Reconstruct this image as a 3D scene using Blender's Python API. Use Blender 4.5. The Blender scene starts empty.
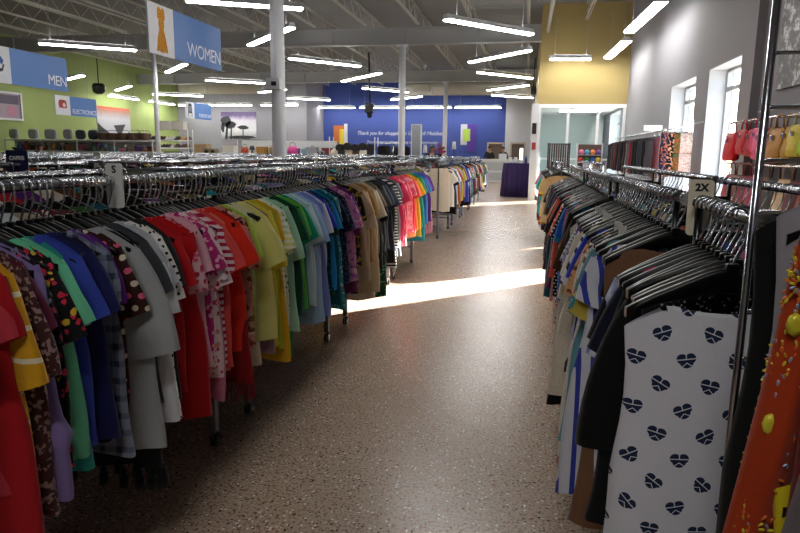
import bpy, math, random
from mathutils import Vector, Matrix
random.seed(7)
PI = math.pi
sc = bpy.context.scene
SKY, SUNE, EXPO, LITE, SUND = 1.1, 50.0, .95, 22, (-1.0, -1.03, -.5)
COL = sc.collection
R = random.Random(11)

# ------------------------------------------------------------------ mesh helper
class MB:
    def __init__(s): s.v = []; s.f = []; s.m = []; s.sm = []
    def add(s, vs, fs, mi=0, smooth=False):
        o = len(s.v); s.v += [tuple(p) for p in vs]
        for f in fs: s.f.append(tuple(i + o for i in f)); s.m.append(mi); s.sm.append(smooth)
    def box(s, a, b, mi=0):
        x0, y0, z0 = [min(p, q) for p, q in zip(a, b)]; x1, y1, z1 = [max(p, q) for p, q in zip(a, b)]
        s.add([(x0,y0,z0),(x1,y0,z0),(x1,y1,z0),(x0,y1,z0),(x0,y0,z1),(x1,y0,z1),(x1,y1,z1),(x0,y1,z1)],
              [(0,3,2,1),(4,5,6,7),(0,1,5,4),(1,2,6,5),(2,3,7,6),(3,0,4,7)], mi)
    def rbox(s, a, b, r, mi=0):
        # box with chamfered vertical and top/bottom edges
        x0, y0, z0 = [min(p, q) for p, q in zip(a, b)]; x1, y1, z1 = [max(p, q) for p, q in zip(a, b)]
        def ring(z, i):
            X0, Y0, X1, Y1 = x0 + i, y0 + i, x1 - i, y1 - i; c = r * .7
            return [(X0+c,Y0,z),(X1-c,Y0,z),(X1,Y0+c,z),(X1,Y1-c,z),(X1-c,Y1,z),(X0+c,Y1,z),(X0,Y1-c,z),(X0,Y0+c,z)]
        s.loft([ring(z0, r*.6), ring(z0+r*.6, 0), ring(z1-r*.6, 0), ring(z1, r*.6)], True, mi, False)
    def loft(s, rings, cap=True, mi=0, smooth=True, closed=True):
        n = len(rings[0]); vs = [p for r in rings for p in r]; fs = []
        for i in range(len(rings) - 1):
            for j in range(n if closed else n - 1):
                k = (j + 1) % n
                fs.append((i*n+j, i*n+k, (i+1)*n+k, (i+1)*n+j))
        s.add(vs, fs, mi, smooth)
        if cap:
            o = len(s.v) - len(vs)
            s.f.append(tuple(o + j for j in reversed(range(n)))); s.m.append(mi); s.sm.append(False)
            s.f.append(tuple(o + (len(rings)-1)*n + j for j in range(n))); s.m.append(mi); s.sm.append(False)
    def tube(s, pts, r, n=8, mi=0, cap=True, smooth=True):
        pts = [Vector(p) for p in pts]; rings = []
        up = None
        for i, p in enumerate(pts):
            t = (pts[min(i+1, len(pts)-1)] - pts[max(i-1, 0)]).normalized()
            if up is None:
                up = Vector((0, 0, 1)) if abs(t.z) < .9 else Vector((0, 1, 0))
            a = t.cross(up)
            if a.length < 1e-6: a = t.cross(Vector((1, 0, 0)))
            a.normalize(); b = a.cross(t).normalized(); up = b
            rr = r[i] if isinstance(r, (list, tuple)) else r
            rings.append([p + a*(rr*math.cos(2*PI*k/n)) + b*(rr*math.sin(2*PI*k/n)) for k in range(n)])
        s.loft(rings, cap, mi, smooth)
    def lathe(s, prof, c=(0, 0, 0), n=16, mi=0, cap=True, smooth=True):
        s.loft([[(c[0]+r*math.cos(2*PI*k/n), c[1]+r*math.sin(2*PI*k/n), c[2]+z) for k in range(n)] for r, z in prof], cap, mi, smooth)
    def prism(s, pts, d0, d1, axes='xz', mi=0):
        # outline pts in the plane of the two axes, extruded along the third
        def mk(p, d):
            if axes == 'xz': return (p[0], d, p[1])
            if axes == 'yz': return (d, p[0], p[1])
            return (p[0], p[1], d)
        n = len(pts); vs = [mk(p, d0) for p in pts] + [mk(p, d1) for p in pts]
        s.add(vs, [tuple(range(n)), tuple(reversed(range(n, 2*n)))] + [(i, (i+1) % n, n+(i+1) % n, n+i) for i in range(n)], mi)
    def mesh(s, name, mats):
        me = bpy.data.meshes.new(name); me.from_pydata(s.v, [], s.f)
        for m in (mats if isinstance(mats, (list, tuple)) else [mats]): me.materials.append(m)
        me.polygons.foreach_set('material_index', s.m); me.polygons.foreach_set('use_smooth', s.sm)
        me.update(); return me
    def build(s, name, mats, parent=None, loc=None):
        return link(name, s.mesh(name, mats), parent, loc)

def link(name, data, parent=None, loc=None, rz=0):
    o = bpy.data.objects.new(name, data); COL.objects.link(o)
    if parent is not None: o.parent = parent
    if loc is not None: o.location = loc
    if rz: o.rotation_euler = (0, 0, rz)
    return o
USED = {}
def tag(o, label, cat, group=None, kind=None):
    o['label'] = label; o['category'] = cat
    if group: o['group'] = group
    if kind: o['kind'] = kind
    USED.setdefault(label, []).append(o.name)
    return o
def empty(name, loc=(0, 0, 0), rz=0):
    o = link(name, None, None, loc, rz); o.empty_display_size = .1; return o
def struct(name, mb, mat, label, cat):
    return tag(mb.build(name, mat), label, cat, None, 'structure')
def copy_tree(o, loc=None, rz=None, parent=None):
    c = o.copy(); COL.objects.link(c)
    if parent is not None: c.parent = parent
    if loc is not None: c.location = loc
    if rz is not None: c.rotation_euler = (0, 0, rz)
    for ch in list(o.children): copy_tree(ch, parent=c)
    return c

# ------------------------------------------------------------------ node helper
def lin(h):
    if isinstance(h, str):
        h = [int(h[i:i+2], 16) / 255 for i in (0, 2, 4)]
    return tuple((c/12.92 if c <= .04045 else ((c+.055)/1.055)**2.4) for c in h) + (1,)
class N:   # scalar expression on a node tree
    def __init__(s, t, k): s.t = t; s.k = k
    def op(s, o, b=None, c=None):
        n = s.t.nodes.new('ShaderNodeMath'); n.operation = o
        for i, x in enumerate((s, b, c)):
            if x is None: continue
            if isinstance(x, N): s.t.links.new(x.k, n.inputs[i])
            else: n.inputs[i].default_value = x
        return N(s.t, n.outputs[0])
    def __add__(s, b): return s.op('ADD', b)
    def __sub__(s, b): return s.op('SUBTRACT', b)
    def __mul__(s, b): return s.op('MULTIPLY', b)
    def __truediv__(s, b): return s.op('DIVIDE', b)
    def mod(s, b): return s.op('FLOORED_MODULO', b)
    def floor(s): return s.op('FLOOR')
    def lt(s, b): return s.op('LESS_THAN', b)
    def gt(s, b): return s.op('GREATER_THAN', b)
    def abs(s): return s.op('ABSOLUTE')
    def sin(s): return s.op('SINE')
    def cos(s): return s.op('COSINE')
    def mx(s, b): return s.op('MAXIMUM', b)
    def mn(s, b): return s.op('MINIMUM', b)
def newmat(name):
    m = bpy.data.materials.new(name); m.use_nodes = True
    return m, m.node_tree, m.node_tree.nodes['Principled BSDF']
def mixc(t, fac, a, b):
    n = t.nodes.new('ShaderNodeMix'); n.data_type = 'RGBA'
    for i, x in ((0, fac), (6, a), (7, b)):
        if isinstance(x, N): t.links.new(x.k, n.inputs[i])
        elif hasattr(x, 'links'): t.links.new(x, n.inputs[i])
        else: n.inputs[i].default_value = x
    return n.outputs[2]
def coords(t, kind='Object'):
    n = t.nodes.new('ShaderNodeTexCoord'); s = t.nodes.new('ShaderNodeSeparateXYZ')
    t.links.new(n.outputs[kind], s.inputs[0])
    return [N(t, s.outputs[i]) for i in range(3)], n.outputs[kind]
def noise(t, vec, scale, detail=2, rough=.5):
    n = t.nodes.new('ShaderNodeTexNoise'); n.inputs['Scale'].default_value = scale; n.inputs['Detail'].default_value = detail
    n.inputs['Roughness'].default_value = rough
    if vec is not None: t.links.new(vec, n.inputs['Vector'])
    return N(t, n.outputs['Fac'])
def voro(t, vec, scale, rnd=1.0, feat='F1'):
    n = t.nodes.new('ShaderNodeTexVoronoi'); n.feature = feat; n.inputs['Scale'].default_value = scale
    n.inputs['Randomness'].default_value = rnd
    if vec is not None: t.links.new(vec, n.inputs['Vector'])
    return N(t, n.outputs['Distance']), n.outputs['Color']
def ramp(t, fac, stops, interp='LINEAR'):
    n = t.nodes.new('ShaderNodeValToRGB'); n.color_ramp.interpolation = interp
    e = n.color_ramp.elements
    while len(e) < len(stops): e.new(.5)
    for i, (p, c) in enumerate(stops): e[i].position = p; e[i].color = c
    t.links.new(fac.k if isinstance(fac, N) else fac, n.inputs[0]); return n.outputs[0]
def bump(t, b, h, strength=.2, dist=.01):
    n = t.nodes.new('ShaderNodeBump'); n.inputs['Strength'].default_value = strength; n.inputs['Distance'].default_value = dist
    t.links.new(h.k, n.inputs['Height']); t.links.new(n.outputs[0], b.inputs['Normal'])
MC = {}
def plain(name, hexc, rough=.6, metal=0, var=.06, scale=8, spec=.5, bmp=0):
    if name in MC: return MC[name]
    m, t, b = newmat(name); c = lin(hexc)
    _, v = coords(t)
    f = noise(t, v, scale)
    d = tuple(x*(1-var*2) for x in c[:3]) + (1,)
    t.links.new(mixc(t, f, d, tuple(min(1, x*(1+var)) for x in c[:3]) + (1,)), b.inputs['Base Color'])
    b.inputs['Roughness'].default_value = rough; b.inputs['Metallic'].default_value = metal
    b.inputs['Specular IOR Level'].default_value = spec
    if bmp: bump(t, b, noise(t, v, scale*6, 3), bmp)
    MC[name] = m; return m
def emit(name, col, st):
    m, t, b = newmat(name)
    b.inputs['Base Color'].default_value = (.8, .8, .8, 1)
    b.inputs['Emission Color'].default_value = col; b.inputs['Emission Strength'].default_value = st
    return m

# ------------------------------------------------------------------ cloth
def warp(t, vec, scale, amt):
    n = t.nodes.new('ShaderNodeTexNoise'); n.inputs['Scale'].default_value = scale; n.inputs['Detail'].default_value = 2
    t.links.new(vec, n.inputs['Vector'])
    m = t.nodes.new('ShaderNodeVectorMath'); m.operation = 'MULTIPLY_ADD'; m.inputs[1].default_value = (amt, amt, amt)
    t.links.new(n.outputs['Color'], m.inputs[0]); t.links.new(vec, m.inputs[2]); return m.outputs[0]
CL = {}
def cloth(pat, a, b=None, c=None):
    key = (pat, a, b, c)
    if key in CL: return CL[key]
    m, t, s = newmat('cloth_%s_%s' % (pat, a))
    A = lin(a); B = lin(b) if b else None; Cc = lin(c) if c else None
    (x, y, z), vec = coords(t)
    col = None
    if pat == 'solid':
        f = noise(t, vec, 9)
        col = mixc(t, f, tuple(q*.88 for q in A[:3]) + (1,), A)
    elif pat == 'hstripe': col = mixc(t, (z/.075).mod(1.0).lt(.16), A, B)
    elif pat == 'stripe': col = mixc(t, (z/.026).mod(1.0).lt(.5), A, B)
    elif pat == 'vstripe': col = mixc(t, ((x*.95 + y*.6)/.022).mod(1.0).lt(.36), A, B)
    elif pat == 'wide': col = mixc(t, ((x*.95 + y*.6)/.038).mod(1.0).lt(.36), A, B)
    elif pat == 'pin': col = mixc(t, ((x + y*.7)/.009).mod(1.0).lt(.4), A, B)
    elif pat == 'dots':
        row = (z/.021).floor(); u = (x/.021 + row*.5).mod(1.0) - .5; w = (z/.021).mod(1.0) - .5
        col = mixc(t, (u*u + w*w).lt(.052), A, B)
    elif pat == 'twodots':
        row = (z/.036).floor(); u = (x/.036 + row*.5).mod(1.0) - .5; w = (z/.036).mod(1.0) - .5
        alt = mixc(t, row.mod(2.0).lt(.5), B, Cc)
        col = mixc(t, (u*u + w*w).lt(.06), A, alt)
    elif pat == 'floral':
        vec = warp(t, vec, 45, .02)
        d, vc = voro(t, vec, 44); d2, _ = voro(t, vec, 30)
        k1 = mixc(t, d.lt(.34), A, B)
        col = mixc(t, d2.lt(.27), k1, Cc or B)
    elif pat == 'leaf':
        d, vc = voro(t, vec, 42); n = noise(t, vec, 30, 3)
        col = mixc(t, (d*n).lt(.13), A, B)
    elif pat == 'multi':
        vec = warp(t, vec, 22, .04)
        n = noise(t, vec, 11, 2)
        col = ramp(t, n, [(0, A), (.44, B), (.5, Cc or A), (.57, A), (.64, B)], 'CONSTANT')
    elif pat == 'tie':
        n = noise(t, vec, 8, 3)
        col = ramp(t, n, [(.38, A), (.5, B), (.62, A)])
    elif pat == 'speck':
        d, vc = voro(t, vec, 120)
        col = mixc(t, d.lt(.28), A, B)
    elif pat == 'plaid':
        p = (x/.05).mod(1.0).lt(.35)*.5 + (z/.05).mod(1.0).lt(.35)*.5
        col = mixc(t, p, A, B)
    elif pat == 'sequin':
        d, vc = voro(t, vec, 120)
        q = t.nodes.new('ShaderNodeSeparateColor'); t.links.new(vc, q.inputs[0])
        col = mixc(t, N(t, q.outputs[0]).gt(.72), A, B)
        s.inputs['Metallic'].default_value = .25
    elif pat == 'heart':
        # staggered hearts crossed by pale lines, each turned its own way
        P, Q = .092, .0505
        row = (z/Q).floor(); u = x/P + row.mod(2.0)*.5 + .30; ci = u.floor()
        px = (u.mod(1.0) - .5)*P; pz = ((z/Q).mod(1.0) - .5)*Q
        ang = ((ci*12.9 + row*7.3).sin()*43.7).mod(1.0)*1.7 - .85
        ca, sa = ang.cos(), ang.sin()
        hx = (px*ca - pz*sa)/.0168; hz = (px*sa + pz*ca)/.0168
        ax = hx.abs()
        lobe = ((ax - .48)*(ax - .48) + (hz - .22)*(hz - .22)).lt(.36)
        body = (hx*hx + (hz + .12)*(hz + .12)).lt(.62)
        h = lobe.mx(body)
        l1 = (hz - .14).abs().lt(.06); l2 = hx.abs().lt(.06)*hz.gt(.1)
        l3 = (ax*.75 + hz*1.0 + .28).abs().lt(.06)*hz.lt(.0)
        col = mixc(t, h*(l1.mx(l2).mx(l3)*-1.0 + 1.0), A, B)
    t.links.new(col, s.inputs['Base Color'])
    s.inputs['Roughness'].default_value = .85 if pat != 'sequin' else .4
    s.inputs['Specular IOR Level'].default_value = .25
    s.inputs['Sheen Weight'].default_value = .12
    bump(t, s, noise(t, vec, 22, 3), .35, .012)
    CL[key] = m; return m

def hang(ax):   # height of a hanger's arm below the rail centre at |x|
    pts = [(0, -.098), (.02, -.101), (.05, -.112), (.10, -.136), (.15, -.160), (.19, -.184), (.215, -.206)]
    for (x0, z0), (x1, z1) in zip(pts, pts[1:]):
        if ax <= x1: return z0 + (z1 - z0)*(ax - x0)/(x1 - x0)
    return pts[-1][1] - (ax - .215)*1.2
def sp(c, p): return math.copysign(abs(c)**p, c)
def garment_mb(seed, ws=.2, L=.62, flare=1.08, sl=0., sw=.085, sa=66, nw=.075, nd=.05, thick=.025, drop=0., hem=.015, flounce=None, lo=False, cuff=.9, bend=None, mb=None, T=None, mi=0):
    r = random.Random(seed); g = mb or MB()
    M = 10 if lo else 26; NR = 5 if lo else 13
    k1, k2 = r.uniform(18, 30), r.uniform(38, 60); p1, p2, p3 = [r.uniform(0, 6.28) for _ in range(3)]
    A = r.uniform(.006, .013); zoff = .014 - drop
    def ztop(x, front):
        a = abs(x)
        if a < nw: return hang(nw) + zoff - (nd if front else .018)*math.sqrt(max(0, 1 - (a/nw)**2))
        return hang(a) + zoff
    ztip = hang(ws) + zoff; hemz0 = ztip - L
    rings = []
    for i in range(NR):
        v = i/(NR-1)
        v = v**.85
        wv = ws*(1 + (flare - 1)*v) * (1 - .07*math.sin(min(1, v*2.2)*PI))
        th = .0125 + (thick - .0125)*min(1, v*3.2)**.7 + .012*v
        if flounce:
            for fz in flounce:
                d = v - fz
                if 0 <= d < .13: th += .02*(d/.13); wv += .025*(d/.13)
        ring = []
        for j in range(M):
            a = 2*PI*j/M; cx, sy = math.cos(a), math.sin(a)
            x = wv*sp(cx, .75); y = th*sp(sy, .8)
            x0 = ws*sp(cx, .75)
            z0 = ztop(x0, sy > 0.01) if abs(sy) > .01 else ztip
            zh = hemz0 + hem*math.sin(x0*9 + p3) + .006*math.sin(x0*k2*.7 + p1) - (ztip - z0)*-.0
            z = z0 + (zh - z0)*v
            amp = A*min(1, v*1.8)
            dy = amp*math.sin(x*k1 + p1 + v*1.2) + amp*.6*math.sin(x*k2 + p2 - v*2)
            x += .006*math.sin(v*9 + p2)*v
            ring.append((x, y + dy*(1.15 if sy > 0 else .85), z))
        rings.append(ring)
    if T: rings = [[T @ Vector(p) for p in q] for q in rings]
    g.loft(rings, False, mi, True)
    if sl > 0:
        for sgn in (1, -1):
            ang = math.radians(sa + r.uniform(-5, 6)); n0 = Vector((math.sin(ang), 0, math.cos(ang))); d0 = Vector((math.cos(ang), 0, -math.sin(ang)))
            tip = Vector((ws, 0, ztip)); K = 4 if lo else 8; S = 8 if lo else 14
            rs = []
            for i in range(K):
                u = i/(K-1); rad = sw*(1 + (cuff - 1)*u); aa = ang + ((.25 if sl > .3 else .1) if bend is None else bend)*u
                d = Vector((math.cos(aa), 0, -math.sin(aa))); n = Vector((math.sin(aa), 0, math.cos(aa)))
                cen = tip - n*sw*(.98) + d*(sl*u - .012)
                ty = .012 + .014*min(1, u*2 + .2) + .006*math.sin(u*7 + p1)
                cen += Vector((0, .004*math.sin(u*6 + p2), 0))
                rs.append([cen + n*(rad*math.cos(2*PI*q/S)) + Vector((0, ty*math.sin(2*PI*q/S)*(1 + .25*math.sin(q*2.2 + p3)), 0)) for q in range(S)])
            if sgn < 0: rs = [[Vector((-p.x, p.y, p.z)) for p in reversed(q)] for q in rs]
            if T: rs = [[T @ p for p in q] for q in rs]
            g.loft(rs, False, mi, True)
    return g
def collar_mb(nw, nd, drop, w=.008):
    g = MB(); pts = []
    zo = .012 - drop
    for front in (1, 0):
        for i in range(9):
            x = nw*math.cos(PI*i/8)*(1 if front else -1)
            z = hang(nw) + zo - (nd if front else .018)*math.sqrt(max(0, 1 - (abs(x)/nw)**2))
            if i < 8: pts.append((x, (.0075 if front else -.0075)*math.sin(PI*i/8), z))
    n = len(pts); rings = []
    for i in range(n + 1):
        p = Vector(pts[i % n]); t = (Vector(pts[(i+1) % n]) - Vector(pts[i-1])).normalized(); side = t.cross(Vector((0, 1, 0))).normalized()
        rings.append([p + side*w*a + Vector((0, b, 0)) for a, b in ((-1, -.003), (1, -.003), (1, .003), (-1, .003))])
    g.loft(rings, False, 0, True); return g
KINDS = {  # name: (object name, word, category, dims)
 'tee': ('t_shirt', 'tee', 'shirt', dict(L=.52, sl=.17, sw=.092, sa=60, nd=.06, nw=.09, cuff=1.0)),
 'blouse': ('blouse', 'blouse', 'shirt', dict(L=.54, sl=.21, sw=.088, sa=64, nw=.098, nd=.09, flare=1.14, cuff=1.02)),
 'bell': ('blouse', 'blouse', 'shirt', dict(L=.58, sl=.32, sw=.095, sa=58, nw=.09, cuff=1.3, flare=1.2)),
 'tank': ('tank_top', 'tank', 'shirt', dict(L=.60, ws=.175, nw=.10, nd=.10)),
 'dress': ('dress', 'dress', 'dress', dict(L=.72, sl=.14, flare=1.18, nw=.09, nd=.08)),
 'gown': ('dress', 'dress', 'dress', dict(L=.86, ws=.18, flare=1.24, nw=.10, nd=.10)),
 'tunic': ('tunic', 'tunic', 'shirt', dict(L=.62, sl=.26, sw=.08, sa=68, flare=1.12)),
 'long': ('long_sleeved_top', 'sweater', 'shirt', dict(L=.62, sl=.52, sw=.075, sa=78, cuff=.6)),
 'cardigan': ('cardigan', 'cardigan', 'jacket', dict(L=.66, sl=.52, sw=.078, sa=79, cuff=.65, nw=.08, nd=.2)),
 'jacket': ('jacket', 'jacket', 'jacket', dict(L=.66, sl=.55, sw=.085, sa=80, cuff=.65, thick=.045, nd=.15)),
}

# ------------------------------------------------------------------ base materials
CHROME = plain('chrome', 'c9ccd2', .16, 1, .03, 20)
RAILM = plain('rail_chrome', 'b4b7bd', .2, 1, .05, 20)
POSTM = plain('rack_grey_metal', '7c7e82', .36, .6, .05)
BLACKP = plain('black_plastic', '050506', .36, 0, .1, 14, .35)
DARKCH = plain('dark_chrome', '4a4b4f', .25, .9, .05)
RUBBER = plain('black_rubber', '101011', .5)
WHITEM = plain('white_metal', 'd6d8da', .45, .1)
WHITEC = plain('white_card', 'e6e4e0', .6)
CREAMC = plain('cream_card', 'f6ecd2', .6)
NAVYC = plain('navy_card', '14194a', .5)
INK = plain('black_ink', '111111', .6)
DARKM = plain('dark_metal', '1d1d20', .45, .3)
GREYM = plain('grey_metal', 'a3a4a6', .5, .2)
CEILM = None

def metal_deck():
    m, t, b = newmat('ceiling_deck'); (x, y, z), v = coords(t)
    f = noise(t, v, .6, 2)
    t.links.new(mixc(t, f, lin('747575'), lin('878887')), b.inputs['Base Color'])
    w = ((y*2*PI/.18).sin()*3).mx(-1.).mn(1.)
    bump(t, b, w, .8, .03); b.inputs['Roughness'].default_value = .7
    return m
def floor_mat():
    m, t, b = newmat('polished_concrete'); (x, y, z), v = coords(t)
    big = noise(t, v, .55, 3, .6); mid = noise(t, v, 5, 4, .65)
    base = mixc(t, big*.55 + mid*.45, lin('96806e'), lin('bda591'))
    fine = noise(t, v, 85, 2, .6)
    base = mixc(t, fine.gt(.56)*.6, base, lin('57493f'))
    base = mixc(t, fine.lt(.41)*.5, base, lin('b3a699'))
    d1, c1 = voro(t, v, 62); q = t.nodes.new('ShaderNodeSeparateColor'); t.links.new(c1, q.inputs[0])
    rr = N(t, q.outputs[0])
    base = mixc(t, d1.lt(.30)*rr.lt(.2), base, lin('241c18'))
    base = mixc(t, d1.lt(.3)*rr.gt(.82), base, lin('ddd5ca'))
    base = mixc(t, d1.lt(.36)*rr.gt(.42)*rr.lt(.58), base, lin('8a5c42'))
    t.links.new(base, b.inputs['Base Color'])
    b.inputs['Roughness'].default_value = .27; b.inputs['Specular IOR Level'].default_value = .33
    bump(t, b, noise(t, v, 14, 3), .06, .004)
    return m
def glass_mat(name, tint, refl=1.0):
    m = bpy.data.materials.new(name); m.use_nodes = True; t = m.node_tree; t.nodes.clear()
    o = t.nodes.new('ShaderNodeOutputMaterial'); mx = t.nodes.new('ShaderNodeMixShader'); tr = t.nodes.new('ShaderNodeBsdfTransparent'); gl = t.nodes.new('ShaderNodeBsdfGlossy'); ge = t.nodes.new('ShaderNodeNewGeometry'); dt = t.nodes.new('ShaderNodeVectorMath'); dt.operation = 'DOT_PRODUCT'
    t.links.new(ge.outputs['Incoming'], dt.inputs[0]); t.links.new(ge.outputs['Normal'], dt.inputs[1])
    tr.inputs[0].default_value = tint; gl.inputs['Roughness'].default_value = .02
    f = ((N(t, dt.outputs['Value']).abs()*-1.0 + 1.0).op('POWER', 5.0)*.9 + .035)*(refl*.5)
    t.links.new(f.k, mx.inputs[0]); t.links.new(tr.outputs[0], mx.inputs[1]); t.links.new(gl.outputs[0], mx.inputs[2]); t.links.new(mx.outputs[0], o.inputs[0])
    return m
GLASS = glass_mat('clear_glass', (.95, .97, .98, 1))
GLASSG = glass_mat('fitting_room_glass', (.93, .97, .97, 1), 1.6)

# ------------------------------------------------------------------ setting
XR, XL, YB, YN, ZC = 2.6, -18.8, 35.9, -5.0, 5.35
WALLG = plain('painted_wall_grey', '7d7b81', .75, 0, .02, 2, bmp=.05)
WALLL = plain('painted_wall_lavender_grey', '87868d', .75, 0, .02, 2)
WALLGREEN = plain('painted_wall_green', '8a9a5a', .75, 0, .03, 1.5)
WALLBLUE = plain('painted_wall_blue', '35498f', .7, 0, .03, 1.5)
WALLWHITE = plain('painted_wall_white', 'c9cace', .75, 0, .02, 2)
WALLYELLOW = plain('painted_wall_yellow', '9f8c58', .75, 0, .03, 1.2)
AQUA = plain('painted_wall_aqua', 'b4c0c0', .75, 0, .03, 1.2)

JAMB = plain('reveal_white', 'b2b4b8', .6)
g = MB(); g.box((XL - .3, YN - .3, -.2), (XR + .35, YB + .3, 0)); struct('floor', g, floor_mat(), 'polished speckled concrete floor of the shop', 'floor')
g = MB(); g.box((XL - .3, YN - .3, ZC), (XR + .35, YB + .3, ZC + .15)); struct('ceiling', g, metal_deck(), 'dark corrugated metal deck ceiling over the joists', 'ceiling')
# right wall with window openings
WINS = [(9.09, 10.65, .45, 2.57), (11.42, 13.27, .45, 2.57), (20.2, 22.6, .45, 2.6)]
g = MB(); xo = XR + .35
edges = sorted(WINS)
y = YN
for (a, b, z0, z1) in edges:
    g.box((XR, y, 0), (xo, a, ZC)); g.box((XR, a, 0), (xo, b, z0)); g.box((XR, a, z1), (xo, b, ZC)); y = b
g.box((XR, y, 0), (xo, YB, ZC))
g.box((XR - .1, 8.35, 0), (XR, 8.8, ZC))
struct('wall_right', g, WALLG, 'tall grey wall with deep window openings on the street side', 'wall')
for i, (a, b, z0, z1) in enumerate(WINS):
    ftone = WHITEM
    fr = MB(); x0, x1 = XR + .24, XR + .31; w = .055
    fr.box((x0, a, z0), (x1, a + w, z1)); fr.box((x0, b - w, z0), (x1, b, z1)); fr.box((x0, a + w, z0), (x1, b - w, z0 + w)); fr.box((x0, a + w, z1 - w), (x1, b - w, z1))
    zt = z1 - .3
    fr.box((x0, a + w, zt - .03), (x1, b - w, zt + .03))
    if i in (1, 2): fr.box((x0, a + (b-a)*.55 - .03, z0 + w), (x1, a + (b-a)*.55 + .03, z1 - w))
    o = fr.build('window_%d' % (i + 1), GREYM if i != 9 else ftone)
    where = ['tall window with a transom bar nearer the bags', 'tall window with a transom bar behind the hanging scarves', 'tall window inside the glazed fitting room', 'tall window beside the aisle nearer the street corner'][i]
    tag(o, where, 'window', None, 'structure')
    j_ = MB(); j_.box((XR - .004, a, z0), (x0, a + .012, z1)); j_.box((XR - .004, b - .012, z0), (x0, b, z1)); j_.box((XR - .004, a + .012, z1 - .012), (x0, b - .012, z1)); j_.build('reveal_lining', JAMB, o)
    p = MB(); p.box((x0 + .03, a + w, z0 + w), (x0 + .036, b - w, z1 - w)); p.build('pane', GLASS, o)
    s_ = MB(); s_.box((XR - .03, a - .02, z0 - .03), (x0, b + .02, z0)); s_.build('sill', WHITEM, o)
g = MB(); g.box((XL - .3, YN, 0), (XL, YB, ZC)); struct('wall_left', g, WALLGREEN, 'lime green wall at the side behind the electronics sign', 'wall')
g = MB(); g.box((XL, YB, 0), (-1.25, YB + .3, ZC)); struct('wall_back', g, WALLBLUE, 'royal blue wall at the far end with the thank-you lettering', 'wall')
g = MB(); g.box((XL, 33, 0), (-11.45, 33.2, ZC)); g.box((-11.6, 33.2, 0), (-11.45, YB, ZC)); struct('wall_back_grey', g, WALLL, 'pale grey wall at the far end carrying the tree picture', 'wall')
g = MB(); g.box((-1.25, YB - .25, 0), (XR + .35, YB + .3, ZC)); struct('wall_back_white', g, WALLWHITE, 'white wall between the blue wall and the fitting rooms', 'wall')
g = MB(); g.box((XL, YN - .3, 0), (XR + .35, YN, ZC)); struct('wall_front', g, WALLL, 'pale wall at the street end of the shop', 'wall')
# fitting-room block with yellow fascia
g = MB(); g.box((.22, 19.0, 2.68), (XR, 19.16, ZC)); g.box((.22, 19.16, 2.68), (.34, YB - .25, ZC))
struct('wall_yellow', g, WALLYELLOW, 'mustard yellow upper wall above the glazed fitting room', 'wall')
g = MB(); g.box((.34, 24.5, 0), (XR, 24.6, 2.68)); g.box((.22, 19.16, 0), (.34, YB - .25, 2.68)); struct('wall_fitting', g, AQUA, 'pale aqua wall inside the glazed fitting room', 'wall')
g = MB(); g.box((.34, 19.16, 2.68), (XR, 24.5, 2.74)); struct('ceiling_fitting', g, WALLWHITE, 'white lowered ceiling inside the glazed fitting room', 'ceiling')
part_ = empty('glass_partition', (0, 19.05, 0)); tag(part_, 'glazed partition with white posts below the yellow wall', 'partition', None, 'structure')
g = MB()
for x in (.24, 1.02, 1.82, 2.52): g.box((x, -.04, 0), (x + .07, .04, 2.62))
g.box((.24, -.05, 2.58), (XR, .05, 2.68)); g.box((.24, -.04, 0), (XR, .04, .12)); g.box((.24, -.03, 1.15), (XR, .03, 1.2))
g.build('frame', WHITEM, part_)
for x0, x1 in ((.31, 1.02), (1.09, 1.82), (1.89, 2.52)):
    p = MB(); p.box((x0, -.005, .12), (x1, .005, 1.15)); p.box((x0, -.005, 1.2), (x1, .005, 2.58)); p.build('pane', GLASSG, part_)
g = MB(); g.rbox((.05, 18.75, 0), (.24, 18.97, 2.68), .015); struct('column_white', g, WALLWHITE, 'square white pillar at the corner of the fitting room', 'column')
# alarm boxes on the pillar
a_ = MB(); a_.rbox((.09, 18.70, 1.42), (.2, 18.75, 1.62), .01); o = a_.build('fire_alarm', plain('alarm_red', '8d2420', .5)); tag(o, 'small red alarm box on the white pillar', 'alarm')
a_ = MB(); a_.rbox((.08, 18.70, 1.85), (.2, 18.76, 2.15), .01); o = a_.build('wall_speaker', DARKM); tag(o, 'black box high on the white pillar', 'speaker')
# baseboard
g = MB(); g.box((XR - .015, YN, 0), (XR, 8.35, .12)); g.box((XR - .015, 8.8, 0), (XR, 19, .12)); struct('baseboard_right', g, DARKM, 'dark skirting strip along the window wall', 'baseboard')

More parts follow.
